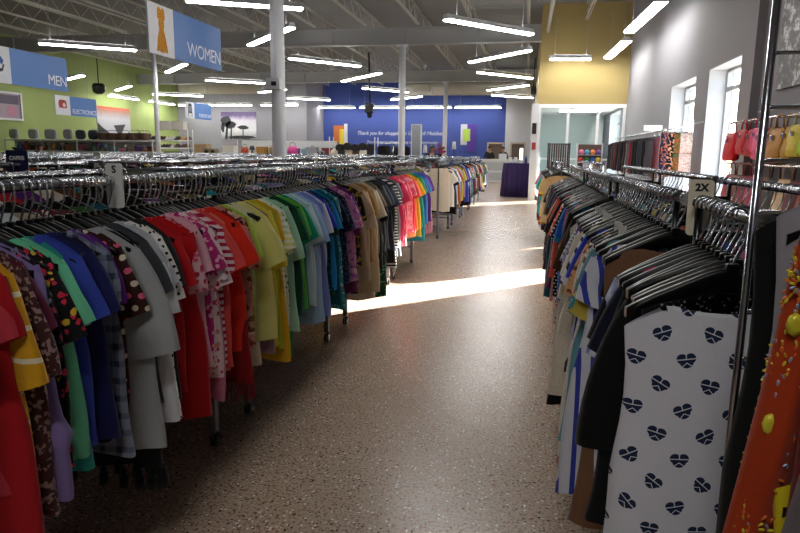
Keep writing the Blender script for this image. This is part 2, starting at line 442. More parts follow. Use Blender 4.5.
# girders, joists, columns
GIRD = plain('girder_paint', 'a2a3a3', .6, 0, .04, 2)
JOIST = plain('joist_paint', 'bcbcb4', .6, 0, .04, 2)
for i, yy in enumerate((9.5, 19.5, 29.5)):
    g = MB()
    g.box((XL, yy - .11, 4.42), (XR, yy + .11, 4.46)); g.box((XL, yy - .02, 4.46), (XR, yy + .02, 4.86)); g.box((XL, yy - .11, 4.86), (XR, yy + .11, 4.9))
    xx = -16.9
    while xx < 2.5: g.box((xx, yy - .1, 4.46), (xx + .02, yy + .1, 4.86)); xx += 2.2
    o = g.build('ceiling_beam', GIRD); tag(o, ['steel girder nearest the entrance, out over the first racks', 'steel girder crossing above the second column', 'steel girder crossing just before the blue wall'][i], 'beam', None, 'structure')
def joist_mesh(y0, y1):
    g = MB(); z0, z1 = 4.9, ZC
    for dx in (-.035, .02): g.box((dx, y0, z1 - .05), (dx + .015, y1, z1 - .005)); g.box((dx, y0 + .3, z0), (dx + .015, y1 - .3, z0 + .045))
    n = int((y1 - y0 - .6)/.42); pts = []
    for k in range(n + 1):
        pts.append((0, y0 + .3 + k*(y1 - y0 - .6)/n, z0 + .03 if k % 2 else z1 - .04))
    for p, q in zip(pts, pts[1:]): g.tube([p, q], .011, 5)
    return g.mesh('ceiling_joist', JOIST)
bays = [('first bay', joist_mesh(-4.8, 9.45)), ('second bay', joist_mesh(9.55, 19.45)), ('third bay', joist_mesh(19.55, 29.45)), ('last bay', joist_mesh(29.55, 35.8))]
xs = [1.4 - 1.55*k for k in range(13)]
for bi, (bn, me) in enumerate(bays):
    if bi == 0: continue
    for k, x in enumerate(xs):
        if bi == 3 and x < -11.6: continue
        o = link('ceiling_joist', me, None, (x, 0, 0)); tag(o, 'open web steel joist under the deck, %s of the ceiling' % bn, 'beam', 'open web joists in the %s' % bn, 'structure')
COLM = plain('column_paint', 'dedfe4', .5, 0, .03, 3)
for i, (x, yy, r, lb) in enumerate(((-3.74, 9.5, .105, 'round white steel column nearest, rising from the clothes racks'), (-3.77, 19.5, .1, 'round white column holding the girder before the blue wall'), (-3.72, 29.5, .1, 'round white column standing against the blue wall'), (-11.85, 19.5, .075, 'slim white column below the hanging women sign'))):
    g = MB(); g.lathe([(r, 0), (r, 4.42)], (x, yy, 0), 20)
    g.box((x - .16, yy - .13, 4.4), (x + .16, yy + .13, 4.42)); g.box((x - .16, yy - .16, 0), (x + .16, yy + .16, .02))
    o = g.build('column', COLM); tag(o, lb, 'column', None, 'structure')
    if i == 0:
        b = MB(); b.rbox((x - .12, yy - .2, 2.2), (x + .1, yy - .1, 2.36), .01); b.box((x - .03, yy - .204, 2.25), (x + .05, yy - .2, 2.31), 1); b.build('junction_box', [WHITEM, DARKM], o)
        c = MB(); c.tube([(x + .02, yy - .115, 2.36), (x, yy - .115, 3.2), (x + .01, yy - .115, 4.3)], .006, 5); c.build('cable', WHITEM, o)
# ducts and pipes
DUCT = plain('duct_paint', 'b2ada0', .6, 0, .04, 2)
g = MB()
def ductx(g, x0, x1, yy, z, r):
    g.tube([(x0, yy, z), (x1, yy, z)], r, 20)
    k = x0
    while k < x1: g.tube([(k, yy, z), (k + .05, yy, z)], r + .025, 20); k += 1.5
ductx(g, -6.2, -.5, 32.2, 4.42, .36); g.tube([(-1.2, 32.2, 4.36), (.1, 32.2, 4.36)], .43, 20); g.box((-5.6, 31.8, 4.2), (-4.8, 31.86, 4.55))
o = g.build('air_duct', DUCT); tag(o, 'round beige air duct below the ceiling before the blue wall', 'duct')
g = MB(); ductx(g, -17.6, -12.5, 31.4, 4.45, .34); o = g.build('air_duct', DUCT); tag(o, 'round grey air duct crossing high before the green wall', 'duct')
g = MB(); g.tube([(.39, 8, 4.62), (.39, 22.5, 4.62)], .045, 10); o = g.build('ceiling_pipe', GIRD); tag(o, 'straight pale pipe hanging under the joists near the fitting room', 'pipe')
g = MB(); g.tube([(-5.9, 24, 4.9), (-5.86, 24, 3.1)], .035, 8, 0); o = g.build('ceiling_camera', DARKM); tag(o, 'black camera hanging on a long pole before the blue wall', 'camera')
c = MB(); c.rbox((-6.02, 23.84, 2.72), (-5.72, 24.14, 3.1), .05); c.lathe([(.05, 2.55), (.1, 2.62), (.1, 2.74)], (-5.87, 23.99, 0), 12); c.build('camera_body', DARKM, o)
g = MB(); g.lathe([(.12, 0), (.24, .1), (.26, .3), (.2, .42)], (-17.3, 24.3, 3.5), 16); g.tube([(-17.3, 24.3, 3.9), (-17.3, 24.3, 4.95)], .02, 6); o = g.build('ceiling_speaker', DARKM); tag(o, 'dark round speaker hanging before the green wall', 'speaker')
g = MB(); g.rbox((.0, 25.9, 3.55), (.2, 26.1, 3.85), .03); g.tube([(.1, 26, 3.85), (.1, 26, 4.9)], .015, 6); o = g.build('ceiling_speaker', DARKM); tag(o, 'small black speaker hung beside the duct end near the yellow wall', 'speaker')

# ------------------------------------------------------------------ light fixtures
LIT = emit('tube_glow', (1, .985, .95, 1), LITE)
UPL = emit('added_uplight_glow', (1, .985, .95, 1), LITE*.28)  # weaker glow for the strips added above the housings
HOUS = plain('fixture_white', 'c4c6c8', .5)
FIX = []
def fixture(a, b, z, label, w=.2):
    a = Vector((a[0], a[1], z)); b = Vector((b[0], b[1], z)); L = (b - a).length; ang = math.atan2(b.y - a.y, b.x - a.x)
    o = empty('ceiling_light', (a + b)/2, ang); tag(o, label, 'light', 'fluorescent strip lights')
    h = MB(); h.prism([(-w/2, .0), (w/2, .0), (w/2 - .03, .05), (.05, .1), (-.05, .1), (-w/2 + .03, .05)], -L/2, L/2, 'yz'); h.build('housing', HOUS, o)
    d = MB(); d.prism([(-w/2 + .012, -.001), (-w*.3, -.032), (w*.3, -.032), (w/2 - .012, -.001)], -L/2 + .02, L/2 - .02, 'yz'); d.build('diffuser', LIT, o)
    d = MB(); d.box((-L/2 + .1, -.03, .1), (L/2 - .1, .03, .104)); d.build('added_uplight', UPL, o)  # unseen glowing strip added on top to brighten the ceiling
    for s in (-1, 1): c = MB(); c.tube([(s*L*.38, 0, .1), (s*L*.38, 0, 4.92 - z)], .006, 5); c.build('hanging_wire', GREYM, o)
s4 = .897
def F4(x0, y0, x1, y1, lb): fixture((x0*s4, y0*s4), (x1*s4, y1*s4), 3.9, lb)
col1 = [(-1.92, 14.81, -.04, 16.88, 'nearest of the zigzag lights along the main aisle'), (-1.97, 21.66, -.08, 19.4, 'second of the zigzag lights along the main aisle'), (-1.91, 24.29, .02, 26.36, 'third of the zigzag lights along the main aisle'), (-1.95, 31.08, -.13, 28.97, 'fourth of the zigzag lights along the main aisle'), (-1.88, 33.6, .1, 35.4, 'last of the zigzag lights along the main aisle')]
col2 = [(-7.74, 17.62, -5.63, 15.26, 'light strip crossing behind the nearest white column'), (-7.55, 20.16, -5.78, 22.26, 'light strip hung before the black pole camera'), (-7.69, 26.79, -5.53, 24.25, 'light strip beside the black pole camera'), (-7.59, 29.75, -5.86, 31.83, 'light strip above the second column before the blue wall'), (-7.6, 36.3, -5.6, 34.2, 'light strip just before the blue wall washers')]
col3 = [(-13.61, 16.58, -11.52, 18.08, 'long light strip between the men and women signs'), (-13.57, 23.2, -11.68, 21.14, 'light strip seen under the women sign'), (-13.45, 25.94, -11.34, 27.29, 'light strip just right of the women sign'), (-13.4, 31.5, -11.5, 30.1, 'short seen light strip beyond the furniture sign'), (-13.25, 34.96, -11.22, 36.41, 'light strip far back by the grey wall corner')]
col4 = [(-20.25, 29.87, -18.34, 28.05, 'light strip before the green wall poster'), (-19.73, 32.12, -17.5, 33.46, 'light strip behind the slim column'), (-19.6, 25.3, -17.7, 23.9, 'light strip behind the men sign')]
for c in col1 + col2 + col3 + col4: F4(*c)
fixture((-6.05 * 1.0, 11.05), (-4.2, 12.0), 3.9, 'light strip at the top edge beside the women sign')
fixture((1.97, 14.85), (2.09, 12.1), 3.85, 'light strip along the window wall nearer the windows', .26)
fixture((1.98, 18.6), (2.08, 16.0), 3.85, 'light strip along the window wall nearer the yellow wall', .26)
fixture((.46, 18.45), (1.54, 18.55), 3.82, 'short light strip before the yellow wall', .2)
for k, x in enumerate((-10.6, -7.9, -5.3, -2.7)): fixture((x - 1.22, 35.0), (x + 1.22, 35.0), 3.68, ['first', 'second', 'third', 'fourth'][k] + ' of the wall lights along the blue wall, counted from the grey wall', .16)
for k, x in enumerate((-17.2, -15.1, -12.6)): fixture((x - 1.0, 32.1), (x + 1.0, 32.1), 3.62, ['first', 'second', 'third'][k] + ' of the wall lights along the grey wall, counted from the green wall', .16)
for k, yy in enumerate((27.4, 30.6)): fixture((-18.25, yy - 1.1), (-18.25, yy + 1.1), 3.62, ['nearer', 'farther'][k] + ' of the wall lights running along the green wall', .16)
fixture((.9, 21.5), (2.2, 21.5), 2.66, 'light strip on the fitting room ceiling', .2)
for k, (x0, y0, x1, y1) in enumerate(((-1.75, 8.9, -.05, 7.1), (-6.9, 6.6, -5.1, 8.4), (-12.1, 8.2, -10.4, 10.0), (-1.5, -2.2, .2, -.6), (-1.5, 4.6, .2, 6.2))):  # strips out of view, the last two added to brighten clothes and aisle
    fixture((x0, y0), (x1, y1), 3.9, ['aisle light strip over the cross aisle', 'light strip above the second row of racks', 'light strip above the men sign', 'added unseen light strip at the street end of the aisle', 'added unseen light strip at the start of the aisle'][k])

# ------------------------------------------------------------------ racks
RACKM = {}
def rack_parts(r0, r1, p0, p1, zr, half):
    key = (round(r1 - r0, 3), round(p0 - r0, 3), round(p1 - r0, 3), zr, half)
    if key in RACKM: return RACKM[key]
    out = []
    for s in (-1, 1):
        g = MB(); g.tube([(s*half, 0, zr), (s*half, r1 - r0, zr)], .0145, 12)
        for e in (0, r1 - r0): g.tube([(s*half, e - .006, zr), (s*half, e + .006, zr)], .018, 12)
        out.append(('rail', g.mesh('rail', RAILM), None))
    for pi, py in enumerate((p0 - r0, p1 - r0)):
        for s in (-1, 1):
            g = MB(); g.rbox((s*half - .0165, py - .0165, .075), (s*half + .0165, py + .0165, .86), .004); g.tube([(s*half, py, .85), (s*half, py, zr - .004)], .0095, 10, 1)
            c = MB(); x, yy = s*half, py
            c.tube([(x - .0145, yy + .012, .031), (x - .0045, yy + .012, .031)], .031, 14, 1); c.tube([(x + .0045, yy + .012, .031), (x + .0145, yy + .012, .031)], .031, 14, 1)
            c.tube([(x - .017, yy + .012, .031), (x + .017, yy + .012, .031)], .012, 8, 0)
            c.box((x - .006, yy - .012, .03), (x + .006, yy + .02, .07), 0); c.tube([(x, yy, .06), (x, yy, .085)], .013, 8, 0)
            out.append(('post', g.mesh('post', [POSTM, DARKCH]), ('caster', c.mesh('caster', [CHROME, RUBBER]))))
        g = MB(); g.box((-half + .0165, py - .0125, .1875), (half - .0165, py + .0125, .2125)); out.append(('crossbar', g.mesh('crossbar', POSTM), None))
        g = MB(); g.tube([(-half, py, zr - .075), (half, py, zr - .075)], .008, 8); out.append(('crossbar', g.mesh('crossbar', DARKCH), None))
    RACKM[key] = out; return out
def rack(xc, r0, r1, p0, p1, zr, half, label, group='double rail clothes racks'):
    o = empty('clothes_rack', (xc, r0, 0)); tag(o, label, 'rack', group)
    for nm, me, sub in rack_parts(r0, r1, p0, p1, zr, half):
        q = link(nm, me, o)
        if sub: link(sub[0], sub[1], q)
    return o
ZL, ZRR, HALF = 1.2, 1.187, .245
XLc, XRc = -1.31 - HALF, .42 + HALF
LR = [(.9, 2.5, 1.05, 2.483), (2.53, 4.2, 2.843, 4.135), (4.25, 6.25, 4.6, 6.151), (6.3, 7.6, 6.45, 7.49), (9.74, 11.2, 9.743, 11.106), (11.5, 13.2, 11.7, 13.1), (13.4, 15.0, 13.5, 14.9), (15.2, 16.7, 15.3, 16.6), (16.8, 18.2, 16.9, 18.1)]
ORD = ['nearest', 'second', 'third', 'fourth', 'fifth', 'sixth', 'seventh', 'eighth', 'ninth']
for i, q in enumerate(LR): rack(XLc, *q, ZL, HALF, '%s double clothes rack on the colourful side of the aisle, counted from the front' % ORD[i])
RR = [(1.09, 1.74, 1.12, 1.70), (1.84, 3.25, 1.95, 3.2), (3.32, 4.85, 3.45, 4.8), (4.95, 6.55, 5.05, 6.5), (8.3, 9.9, 8.4, 9.8), (10.0, 11.6, 10.1, 11.5)]
for i, q in enumerate(RR): rack(XRc, *q, ZRR, HALF, '%s double clothes rack on the window side of the aisle, counted from the front' % ORD[i])
FARX = [-2.75, -4.3, -6.1, -8.2]
for k, x in enumerate(FARX):
    for j in range(9):
        a = 1.6 + j*1.9
        if abs(x + 3.74) < .5 and False: continue
        rack(x, a, a + 1.75, a + .15, a + 1.6, 1.215 - .0*k, HALF, '%s rack of the %s line of racks behind the colourful clothes' % (ORD[j], ['first', 'second', 'third', 'fourth'][k]))

# ------------------------------------------------------------------ hangers
def hook_pts(lo=False):
    n = 5 if lo else 10
    r = .0185
    pts = [(0, 0, -.098), (.002, 0, -.082), (.010, 0, -.064), (.018, 0, -.045), (.0215, 0, -.026)]
    if lo: pts = pts[::2]
    for k in range(n + 1):
        a = -.25 + (PI + .55)*k/n
        pts.append((r*1.08*math.cos(a), 0, r*math.sin(a) - .0005))
    return pts
def hook_mb(lo=False, g=None, T=None, mi=0):
    g = g or MB(); pts = hook_pts(lo)
    if T: pts = [T @ Vector(p) for p in pts]
    g.tube(pts, .0029 if not lo else .0036, 7 if not lo else 3, mi, not lo); return g
def arm_mb(lo=False, g=None, T=None, mi=0):
    g = g or MB()
    n = 6 if lo else 15; rings = []
    for k in range(n):
        x = -.19 + .38*k/(n - 1); a = abs(x); z = hang(a); h = .011 + .020*(1 - min(1, a/.15)) if a < .15 else .011 ; w = .0065 + .004*(a/.19)
        if lo: R_ = [(x, -w, z), (x, w, z), (x, w, z - h*1.6), (x, -w, z - h*1.6)]
        else: R_ = [(x, -w*.6, z + .002), (x, w*.6, z + .002), (x, w, z - .004), (x, w, z - h*1.4), (x, w*.4, z - h*1.6), (x, -w*.4, z - h*1.6), (x, -w, z - h*1.4), (x, -w, z - .004)]
        rings.append([T @ Vector(p) for p in R_] if T else R_)
    g.loft(rings, True, mi, not lo)
    if not lo:
        b = [(-.012, -.009, -.112), (.012, .009, -.088)]
        g.rbox(b[0], b[1], .004, mi)
    return g
ARM = arm_mb().mesh('hanger_arms', BLACKP); HOOK = hook_mb().mesh('hook', CHROME)

# ------------------------------------------------------------------ clothes lists:  colour|hex|kind|pattern|hex2|hex3|length
def parse(txt):
    out = []
    for l in txt.strip().split('\n'):
        q = [c.strip() for c in l.split('|')]; q += [''] * (7 - len(q))
        out.append(dict(c=q[0], a=q[1], k=q[2], p=q[3] or 'solid', b=q[4] or None, d=q[5] or None, L=float(q[6]) if q[6] else None))
    return out
LA = parse('''
wine|6e0f1c|tee
crimson|b3121c|dress|||||.62
blood-red|8a0a12|gown
rose-red|c43848|tee
mustard striped|dba11c|tunic|hstripe|f2e6c4||.66
burgundy|5e1834|tee
brown sequined|4c2c2c|tunic|sequin|a98a86||.6
lilac flounced|8f7cb8|dress||||.58
black floral|17161c|blouse|floral|8a8a9a|c0455a
poppy floral|101014|blouse|floral|d2304a|e8c23a
mint|74d8a8|tee
steel-blue|8498bc|tee|pin|9fb2d0
aqua|2fa898|tank||||.55
royal-blue|3a4cb4|tee
navy|1a2058|tee
black|0d0d10|tee
midnight|141838|tee
slate plaid|8a93a8|dress|plaid|3c4256||.56
violet|6a1f8a|tee
brown spotted|3a1a16|blouse|twodots|e8688a|e8dcc0
dove-grey|aeb1b3|bell||||.62
jet fringed|08080a|gown||||.70
charcoal|3e4046|tee
ash-grey|bfc2c8|tee
white|eef0f4|blouse||||.56
black-dotted white|e6e4dc|blouse|dots|101012||.6
graphite|26272b|tee
scarlet|cc1820|tee
red|c0101a|dress||||.66
blush floral|e8c4cc|blouse|floral|d8567a|c43a5c
baby-pink|eab2c2|tee
fuchsia|c02a7a|tee|floral|f0b8d0
cherry floral|eed4d8|blouse|floral|c8304a|e08aa0
pink-flowered white|ecdfe2|blouse|floral|d84a86|e89a5a
dusty-pink|d4809a|dress||||.62
raspberry striped|b81f48|tee|stripe|f0dfe4
coral|ea5450|tee
salmon|e88878|tank
vermilion|e63420|tee
dark-red fringed|8e0e14|gown||||.66
peach patchwork|c8907a|blouse|multi|7a4434|e8c8a8
lime|b4d850|tee
''')
LB = parse('''
ivory|eae0c8|tank||||.66
lemon buttoned|ece48c|blouse
pale-yellow|efe9a0|tee
mauve-brown|9a7a80|dress||||.6
canary|ead84a|tunic
chartreuse|c6cc3a|dress||||.62
golden|e2b01e|dress||||.68
mint striped|bfe0c4|tee|stripe|f0f2ea
lemon striped|e8ea9c|tee|stripe|fafae8
leaf-printed white|dfe6d2|blouse|leaf|5f8a56
seafoam|a8d8bc|tunic
emerald|1c8a48|dress||||.72
bottle-green|0f4a30|tee
kelly-green|26a656|tee
apple-green|72c646|tee
jade|159a78|tee
pale-aqua|c2dfec|tee
white-and-aqua|dceef2|blouse
sky-blue|a8c8ea|blouse||||.62
lavender-blue|a2acdf|tee
cornflower|8494d4|dress||||.64
light-periwinkle|b0b8e8|tank||||.66
pearl|dfe3ee|tee
cobalt|2238b0|tee
pine-green|123c34|blouse|leaf|2c6a5a
cerulean|2090d2|tee
deep-teal|14626c|dress||||.62
turquoise floral|3a9aa8|dress|floral|aee0e4|1c5f78|.66
ink|12152e|tee
navy spotted|191c40|blouse|speck|8a8fb0
orchid|a87fbe|tee
pink-violet|c87fa6|blouse|multi|8a5a9a|e0a8c0
berry|7a2a5a|tunic
plum|6c2484|tee
violet-flowered black|16121e|dress|floral|a884d0|ded4ea|.66
''')
LC = parse('''
black-and-gold|141210|blouse|multi|b8902c|40341a
fawn|c8ae90|tee
beige|d2bea2|tunic
bronze|a8803c|blouse
wheat|dcc8a0|dress||||.74
sunlit cream|ece0c8|gown||||.84
bone|e2d8c4|blouse
taupe|8c7c6c|tee
black lace|1a1819|blouse|speck|6a6666
sand|cfc4b0|tank||||.62
coal|111113|tunic
paisley green|0f4a34|gown|leaf|7ac8a0||.86
smoke|5c5c60|tee
onyx|0c0c0e|cardigan
iron-grey|44464c|tee
raven|101013|dress||||.68
slate|4a5060|tee
steel|70767e|tee
navy-grey|343a4c|tee|pin|596078
charcoal ribbed|2c2d32|long
zebra-striped|ecebe8|dress|stripe|141416||.7
black-and-white ringed|f0eeea|tee|stripe|0e0e10
gunmetal|4e5158|tank||||.66
pewter|85888e|dress||||.66
hot-pink|ee3a68|tee
rose tie-dyed|f0a8b8|dress|tie|e02a50|fbe8ea|.62
flamingo|f06a86|tee
''')
LD = parse('''
pink-swirled|f4b0bc|tee|tie|e23a5a
watermelon|e84a54|tee
tangerine|f0803a|tee
apricot|f4a66a|tank
saffron|e8b030|tee
olive-yellow|b4b03a|dress||||.62
grass-green|3aa83a|tee
shamrock|16823c|tee
emerald printed|0e6a44|blouse|leaf|6ad09a
sea-green|1c9a86|tee
lagoon|2a8fa4|dress||||.68
steel-teal|3a6a86|tee
azure|3a80d0|tee
denim|3a5286|tee
indigo|2a2c7c|tee
iris|5a50b4|tee
lavender|9a8cd0|tank
grape|5a2a82|tee
pink striped|f0c0d0|dress|vstripe|c83a70||.64
''')
LE = parse('''
oatmeal|e6d6bc|tank||||.62
parchment|efe4d0|tee
black-edged white|f0efec|tee|hstripe|101010
night-black|0c0c10|blouse
grey-flowered|8a8c92|blouse|floral|e0e0e4
forest|163a26|tee
ebony|0b0b0d|dress||||.66
frost|dfe2e8|tee
silver-grey|b4b8c0|tee
snow|f2f2f2|blouse
rust|a8401c|tee
signal-red|d61c24|tee
pumpkin|d87020|tee
tan|b08a5c|dress||||.64
powder-blue|a8c4e4|tee
bluebell|6f86d6|tee
sapphire|2442b4|tee
''')
RA = parse('''
white heart-printed|dcdce4|tank|heart|1c2a4a||.66
black speckled|111113|tank|speck|c8c8ce||.5
inky flowing|070708|bell||||.52
soot|09090b|gown
white-trimmed|e8e6de|tank||||.60
obsidian|08080a|tunic
dark-navy|10142a|tee
magenta|c8206a|tank
blue tie-dyed|dfe4f2|blouse|tie|3a4ab8
sable|0c0a0a|tee
''')
RB = parse('''
tan-brown|8a6248|gown||||.82
ink-black|0a0a0c|dress
blue-banded white|dfe2ee|dress|wide|3a48b0||.78
gold-and-teal|c8b44a|blouse|multi|3a9aa0
teal-pocketed|6aa0ae|dress||||.66
rust-striped white|ebe4de|dress|vstripe|a8605a||.74
lace-white|e2ddd2|dress|speck|b0a89c||.7
black-zigzag|e8e6e0|tunic|stripe|1a1a1c
peach printed|d8a070|blouse|floral|7a4a2a
ultramarine|2c44c4|tee
light-denim|7f9fc0|tunic
navy-striped white|eceaf0|blouse|vstripe|2c2a48
cream lace|e6dcc8|tunic|speck|cfc3ac||.66
eggshell|e8e2d2|gown||||.72
floral black-and-white|efeeea|blouse|floral|1a1a1e
lavender satin|9c84c2|tee
amethyst|7a5aa4|dress||||.56
white-striped grey|d2d2d6|tee|pin|8a8a94
pitch-black|060607|gown
pale-lace|d8d0c4|gown|speck|b4aa9c||.74
black crepe|0a090b|gown
espresso|2c1a12|dress
umber|4a2c1c|tunic
''')
RC = parse('''
midnight-teal|0f4a66|gown||||.8
dark-chocolate|24140e|dress
denim-blue|2c5a9a|dress||||.68
brick|c0442c|dress||||.66
bright-blue|2a6ad0|tee
rainbow printed|3aa0b0|blouse|multi|e0702c|2a4ac0
black polka|0e0e10|blouse|dots|d8d8dc
orange floral|e8e0d4|dress|floral|e0502c|e8904a
sunset floral|e05a34|blouse|floral|f2dcc8
rose printed|eccfc8|dress|floral|d85a6a
blush|e8b4ac|gown||||.72
black jersey|0b0b0d|tee
paprika|c83a24|tee
dusky-pink|b87a7a|dress
carbon|121214|tunic
leopard|b08a58|blouse|leaf|2a1a10
''')
RD = parse('''
mulberry|5a2048|dress
purple|5c34a0|gown
dark-teal|10525e|gown
petrol|0e3c50|dress
black knit|0d0d0f|long
dark-floral|18141c|dress|floral|b05a7a|5a8a9a
mahogany|4a1c14|blouse
ruby|a01a2c|dress
blue-grey|4a5a78|tee
black satin|0a0a0c|dress
moss|4a5a2c|tunic
cinnamon|9a5a30|dress
navy floral|141a38|dress|floral|8a9ad0
licorice|0b0a0b|tee
''')
FILL = [('black','0b0b0d'),('navy','161c40'),('grey','7c7e84'),('red','b02028'),('teal','1c6a72'),('pink','d87a98'),('cream','e4d9c2'),('green','2c7a44'),('blue','3a5ab0'),('purple','5a2c80'),('brown','5a3a28'),('white','e4e4e6'),('orange','d0662c'),('olive','6a6a34'),('maroon','5a1424'),('yellow','d8c040'),('lilac','a494c8'),('khaki','a89a72'),('turquoise','2aa0a4'),('burgundy','641a30')]
def fill(seed, n, dark=.3):
    r = random.Random(seed); out = []; last = []
    while len(out) < n:
        c = FILL[0] if (r.random() < dark and last[-1:] != ['black']) else r.choice(FILL)
        if c[0] in last[-2:]: continue
        last.append(c[0]); k = r.choice(['tee', 'tee', 'blouse', 'dress', 'tunic', 'tank', 'long'])
        h = tuple(max(0, min(255, int(c[1][i:i+2], 16) + r.randint(-14, 14))) for i in (0, 2, 4))
        pat, b, nm = 'solid', None, c[0]
        q = r.random()
        if q < .12: pat, b, nm = 'floral', r.choice(FILL)[1], c[0] + ' flowered'
        elif q < .2: pat, b, nm = 'stripe', 'e8e8e8', c[0] + ' striped'
        out.append(dict(c=nm, a='%02x%02x%02x' % h, k=k, p=pat, b=b, d=None, L=None))
    return out
ROWS = []   # (x, zr, y0, y1, list, place)
WS = {'white': .224, 'black-dotted white': .196, 'crimson': .208, 'rose-red': .176, 'blood-red': .17, 'burgundy': .185, 'wine': .18, 'mustard striped': .205, 'brown sequined': .2, 'black floral': .185, 'poppy floral': .19, 'royal-blue': .2, 'inky flowing': .2, 'dove-grey': .216, 'charcoal': .2, 'coral': .21, 'vermilion': .212, 'lavender-blue': .212, 'kelly-green': .21, 'jet fringed': .2, 'lilac flounced': .2}
WSR = {'tan-brown': .19, 'ink-black': .17, 'blue-banded white': .215, 'teal-pocketed': .205, 'rust-striped white': .225, 'lace-white': .23, 'cream lace': .22, 'pale-lace': .22, 'black crepe': .22}
CTRL = {'wine': 1.09, 'crimson': 1.175, 'mustard striped': 1.225, 'lilac flounced': 1.295, 'mint': 1.36, 'royal-blue': 1.44, 'black': 1.51, 'violet': 1.58, 'dove-grey': 1.67, 'white': 1.80, 'graphite': 1.89, 'scarlet': 1.94, 'blush floral': 2.03, 'dusty-pink': 2.18, 'coral': 2.25, 'vermilion': 2.34, 'lime': 2.46,
        'ivory': 2.57, 'canary': 2.70, 'leaf-printed white': 2.87, 'kelly-green': 3.03, 'lavender-blue': 3.34, 'cerulean': 3.6, 'plum': 4.12, 'sunlit cream': 4.72, 'zebra-striped': 5.32, 'rose tie-dyed': 5.95}
def row(x, zr, y0, y1, lst, place): ROWS.append((x, zr, y0, y1, lst, place))
row(-1.31, ZL, 1.0, 2.47, LA, 'nearest aisle-side colourful rail')
row(-1.31, ZL, 2.56, 4.17, LB, 'second aisle-side colourful rail')
row(-1.31, ZL, 4.29, 6.21, LC, 'third aisle-side colourful rail')
row(-1.31, ZL, 6.34, 7.56, LD, 'fourth aisle-side colourful rail')
row(-1.31, ZL, 9.82, 11.15, LE, 'fifth aisle-side colourful rail')
for i in range(5, 9): row(-1.31, ZL, LR[i][0] + .05, LR[i][1] - .05, fill(40 + i, 17, .2), '%s aisle-side colourful rail' % ORD[i])
row(.42, ZRR, 1.32, 1.70, RA, 'nearest window-side front rail')
row(.42, ZRR, 1.90, 3.20, RB, 'second window-side front rail')
row(.42, ZRR, 3.38, 4.80, RC, 'third window-side front rail')
row(.42, ZRR, 5.0, 6.5, RD, 'fourth window-side front rail')
row(.42, ZRR, 8.36, 9.85, fill(61, 16, .3), 'fifth window-side front rail')
row(.42, ZRR, 10.06, 11.55, fill(62, 16, .3), 'sixth window-side front rail')
row(-1.80, ZL, 1.0, 2.45, fill(71, 14, .2), 'nearest colourful rack back rail')
row(-1.80, ZL, 2.6, 4.1, fill(72, 13, .2), 'second colourful rack back rail')
row(-1.80, ZL, 4.3, 6.2, fill(73, 14, .2), 'third colourful rack back rail')
row(-1.80, ZL, 6.4, 7.5, fill(74, 8, .2), 'fourth colourful rack back rail')
row(-1.80, ZL, 9.8, 11.1, fill(75, 9, .2), 'fifth colourful rack back rail')
row(.91, ZRR, 1.5, 1.70, fill(81, 4, .6), 'nearest window-side back rail')
row(.91, ZRR, 1.95, 3.2, fill(82, 16, .6), 'second window-side back rail')
row(.91, ZRR, 3.4, 4.8, fill(83, 16, .6), 'third window-side back rail')
row(.91, ZRR, 5.0, 6.5, fill(84, 16, .6), 'fourth window-side back rail')
row(.91, ZRR, 8.4, 9.8, fill(85, 12, .4), 'fifth window-side back rail')
row(.91, ZRR, 10.1, 11.5, fill(86, 12, .4), 'sixth window-side back rail')
PL = []
for (x, zr, y0, y1, lst, place) in ROWS:
    n = len(lst)
    kn = [(-.5, y0)] + [(i, CTRL[s['c']]) for i, s in enumerate(lst) if x == -1.31 and y0 < CTRL.get(s['c'], 0) < y1] + [(n - .5, y1)]
    for i, s in enumerate(lst):
        for (i0, ya), (i1, yb) in zip(kn, kn[1:]):
            if i0 <= i <= i1: y = ya + (yb - ya)*(i - i0)/(i1 - i0)
        y += R.uniform(-.004, .004)
        nm = s['c']; wd = KINDS[s['k']][1]
        prev = lst[i-1]['c'] if i else None; nxt = lst[i+1]['c'] if i + 1 < n else None
        PL.append(dict(s=s, x=x, y=y, zr=zr, i=i, n=n, place=place, prev=prev, nxt=nxt))
front = [p for p in PL if p['x'] in (-1.31, .42)]; back = [p for p in PL if p not in front]
def dist(p): return math.hypot(p['x'], p['y']) + (0 if p['x'] in (-1.31, .42) else 6 if p['x'] < 0 else 3)
# extra hangers in the front rows, packed between the clothes (bare black hangers)
order = sorted(PL, key=dist)
keepers = order; rest = order[300:]; FARH = set(id(p) for p in rest)
def short(l):
    return l if len(l.split()) <= 16 else l.replace('black hanger of the', 'hanger of') if len(l.split()) <= 18 else l.replace('black hanger of the', 'hanger of').replace('aisle-side ', '').replace('window-side ', '')
def core_label(p):
    s = p['s']; base = '%s %s' % (s['c'], KINDS[s['k']][1])
    if CORE_N[base] == 1: return base + ' on the ' + p['place']
    if p['prev'] and p['nxt']: c = '%s between %s and %s, %s' % (base, p['prev'].split()[0], p['nxt'].split()[0], p['place'])
    elif p['nxt']: c = '%s in front of the %s one, %s' % (base, p['nxt'].split()[0], p['place'])
    else: c = '%s behind the %s one, %s' % (base, p['prev'].split()[0], p['place'])
    return c
CORE_N = {}
for p in PL:
    b = '%s %s' % (p['s']['c'], KINDS[p['s']['k']][1]); CORE_N[b] = CORE_N.get(b, 0) + 1
SIZE_R = random.Random(5)
def place_T(p):
    a = math.radians(SIZE_R.uniform(-7, 7)); sw = math.radians(SIZE_R.uniform(-1.8, 1.8)*(0 if p['s']['c'] in WS else 1))
    return (p['x'], p['y'], p['zr']), (a, sw)
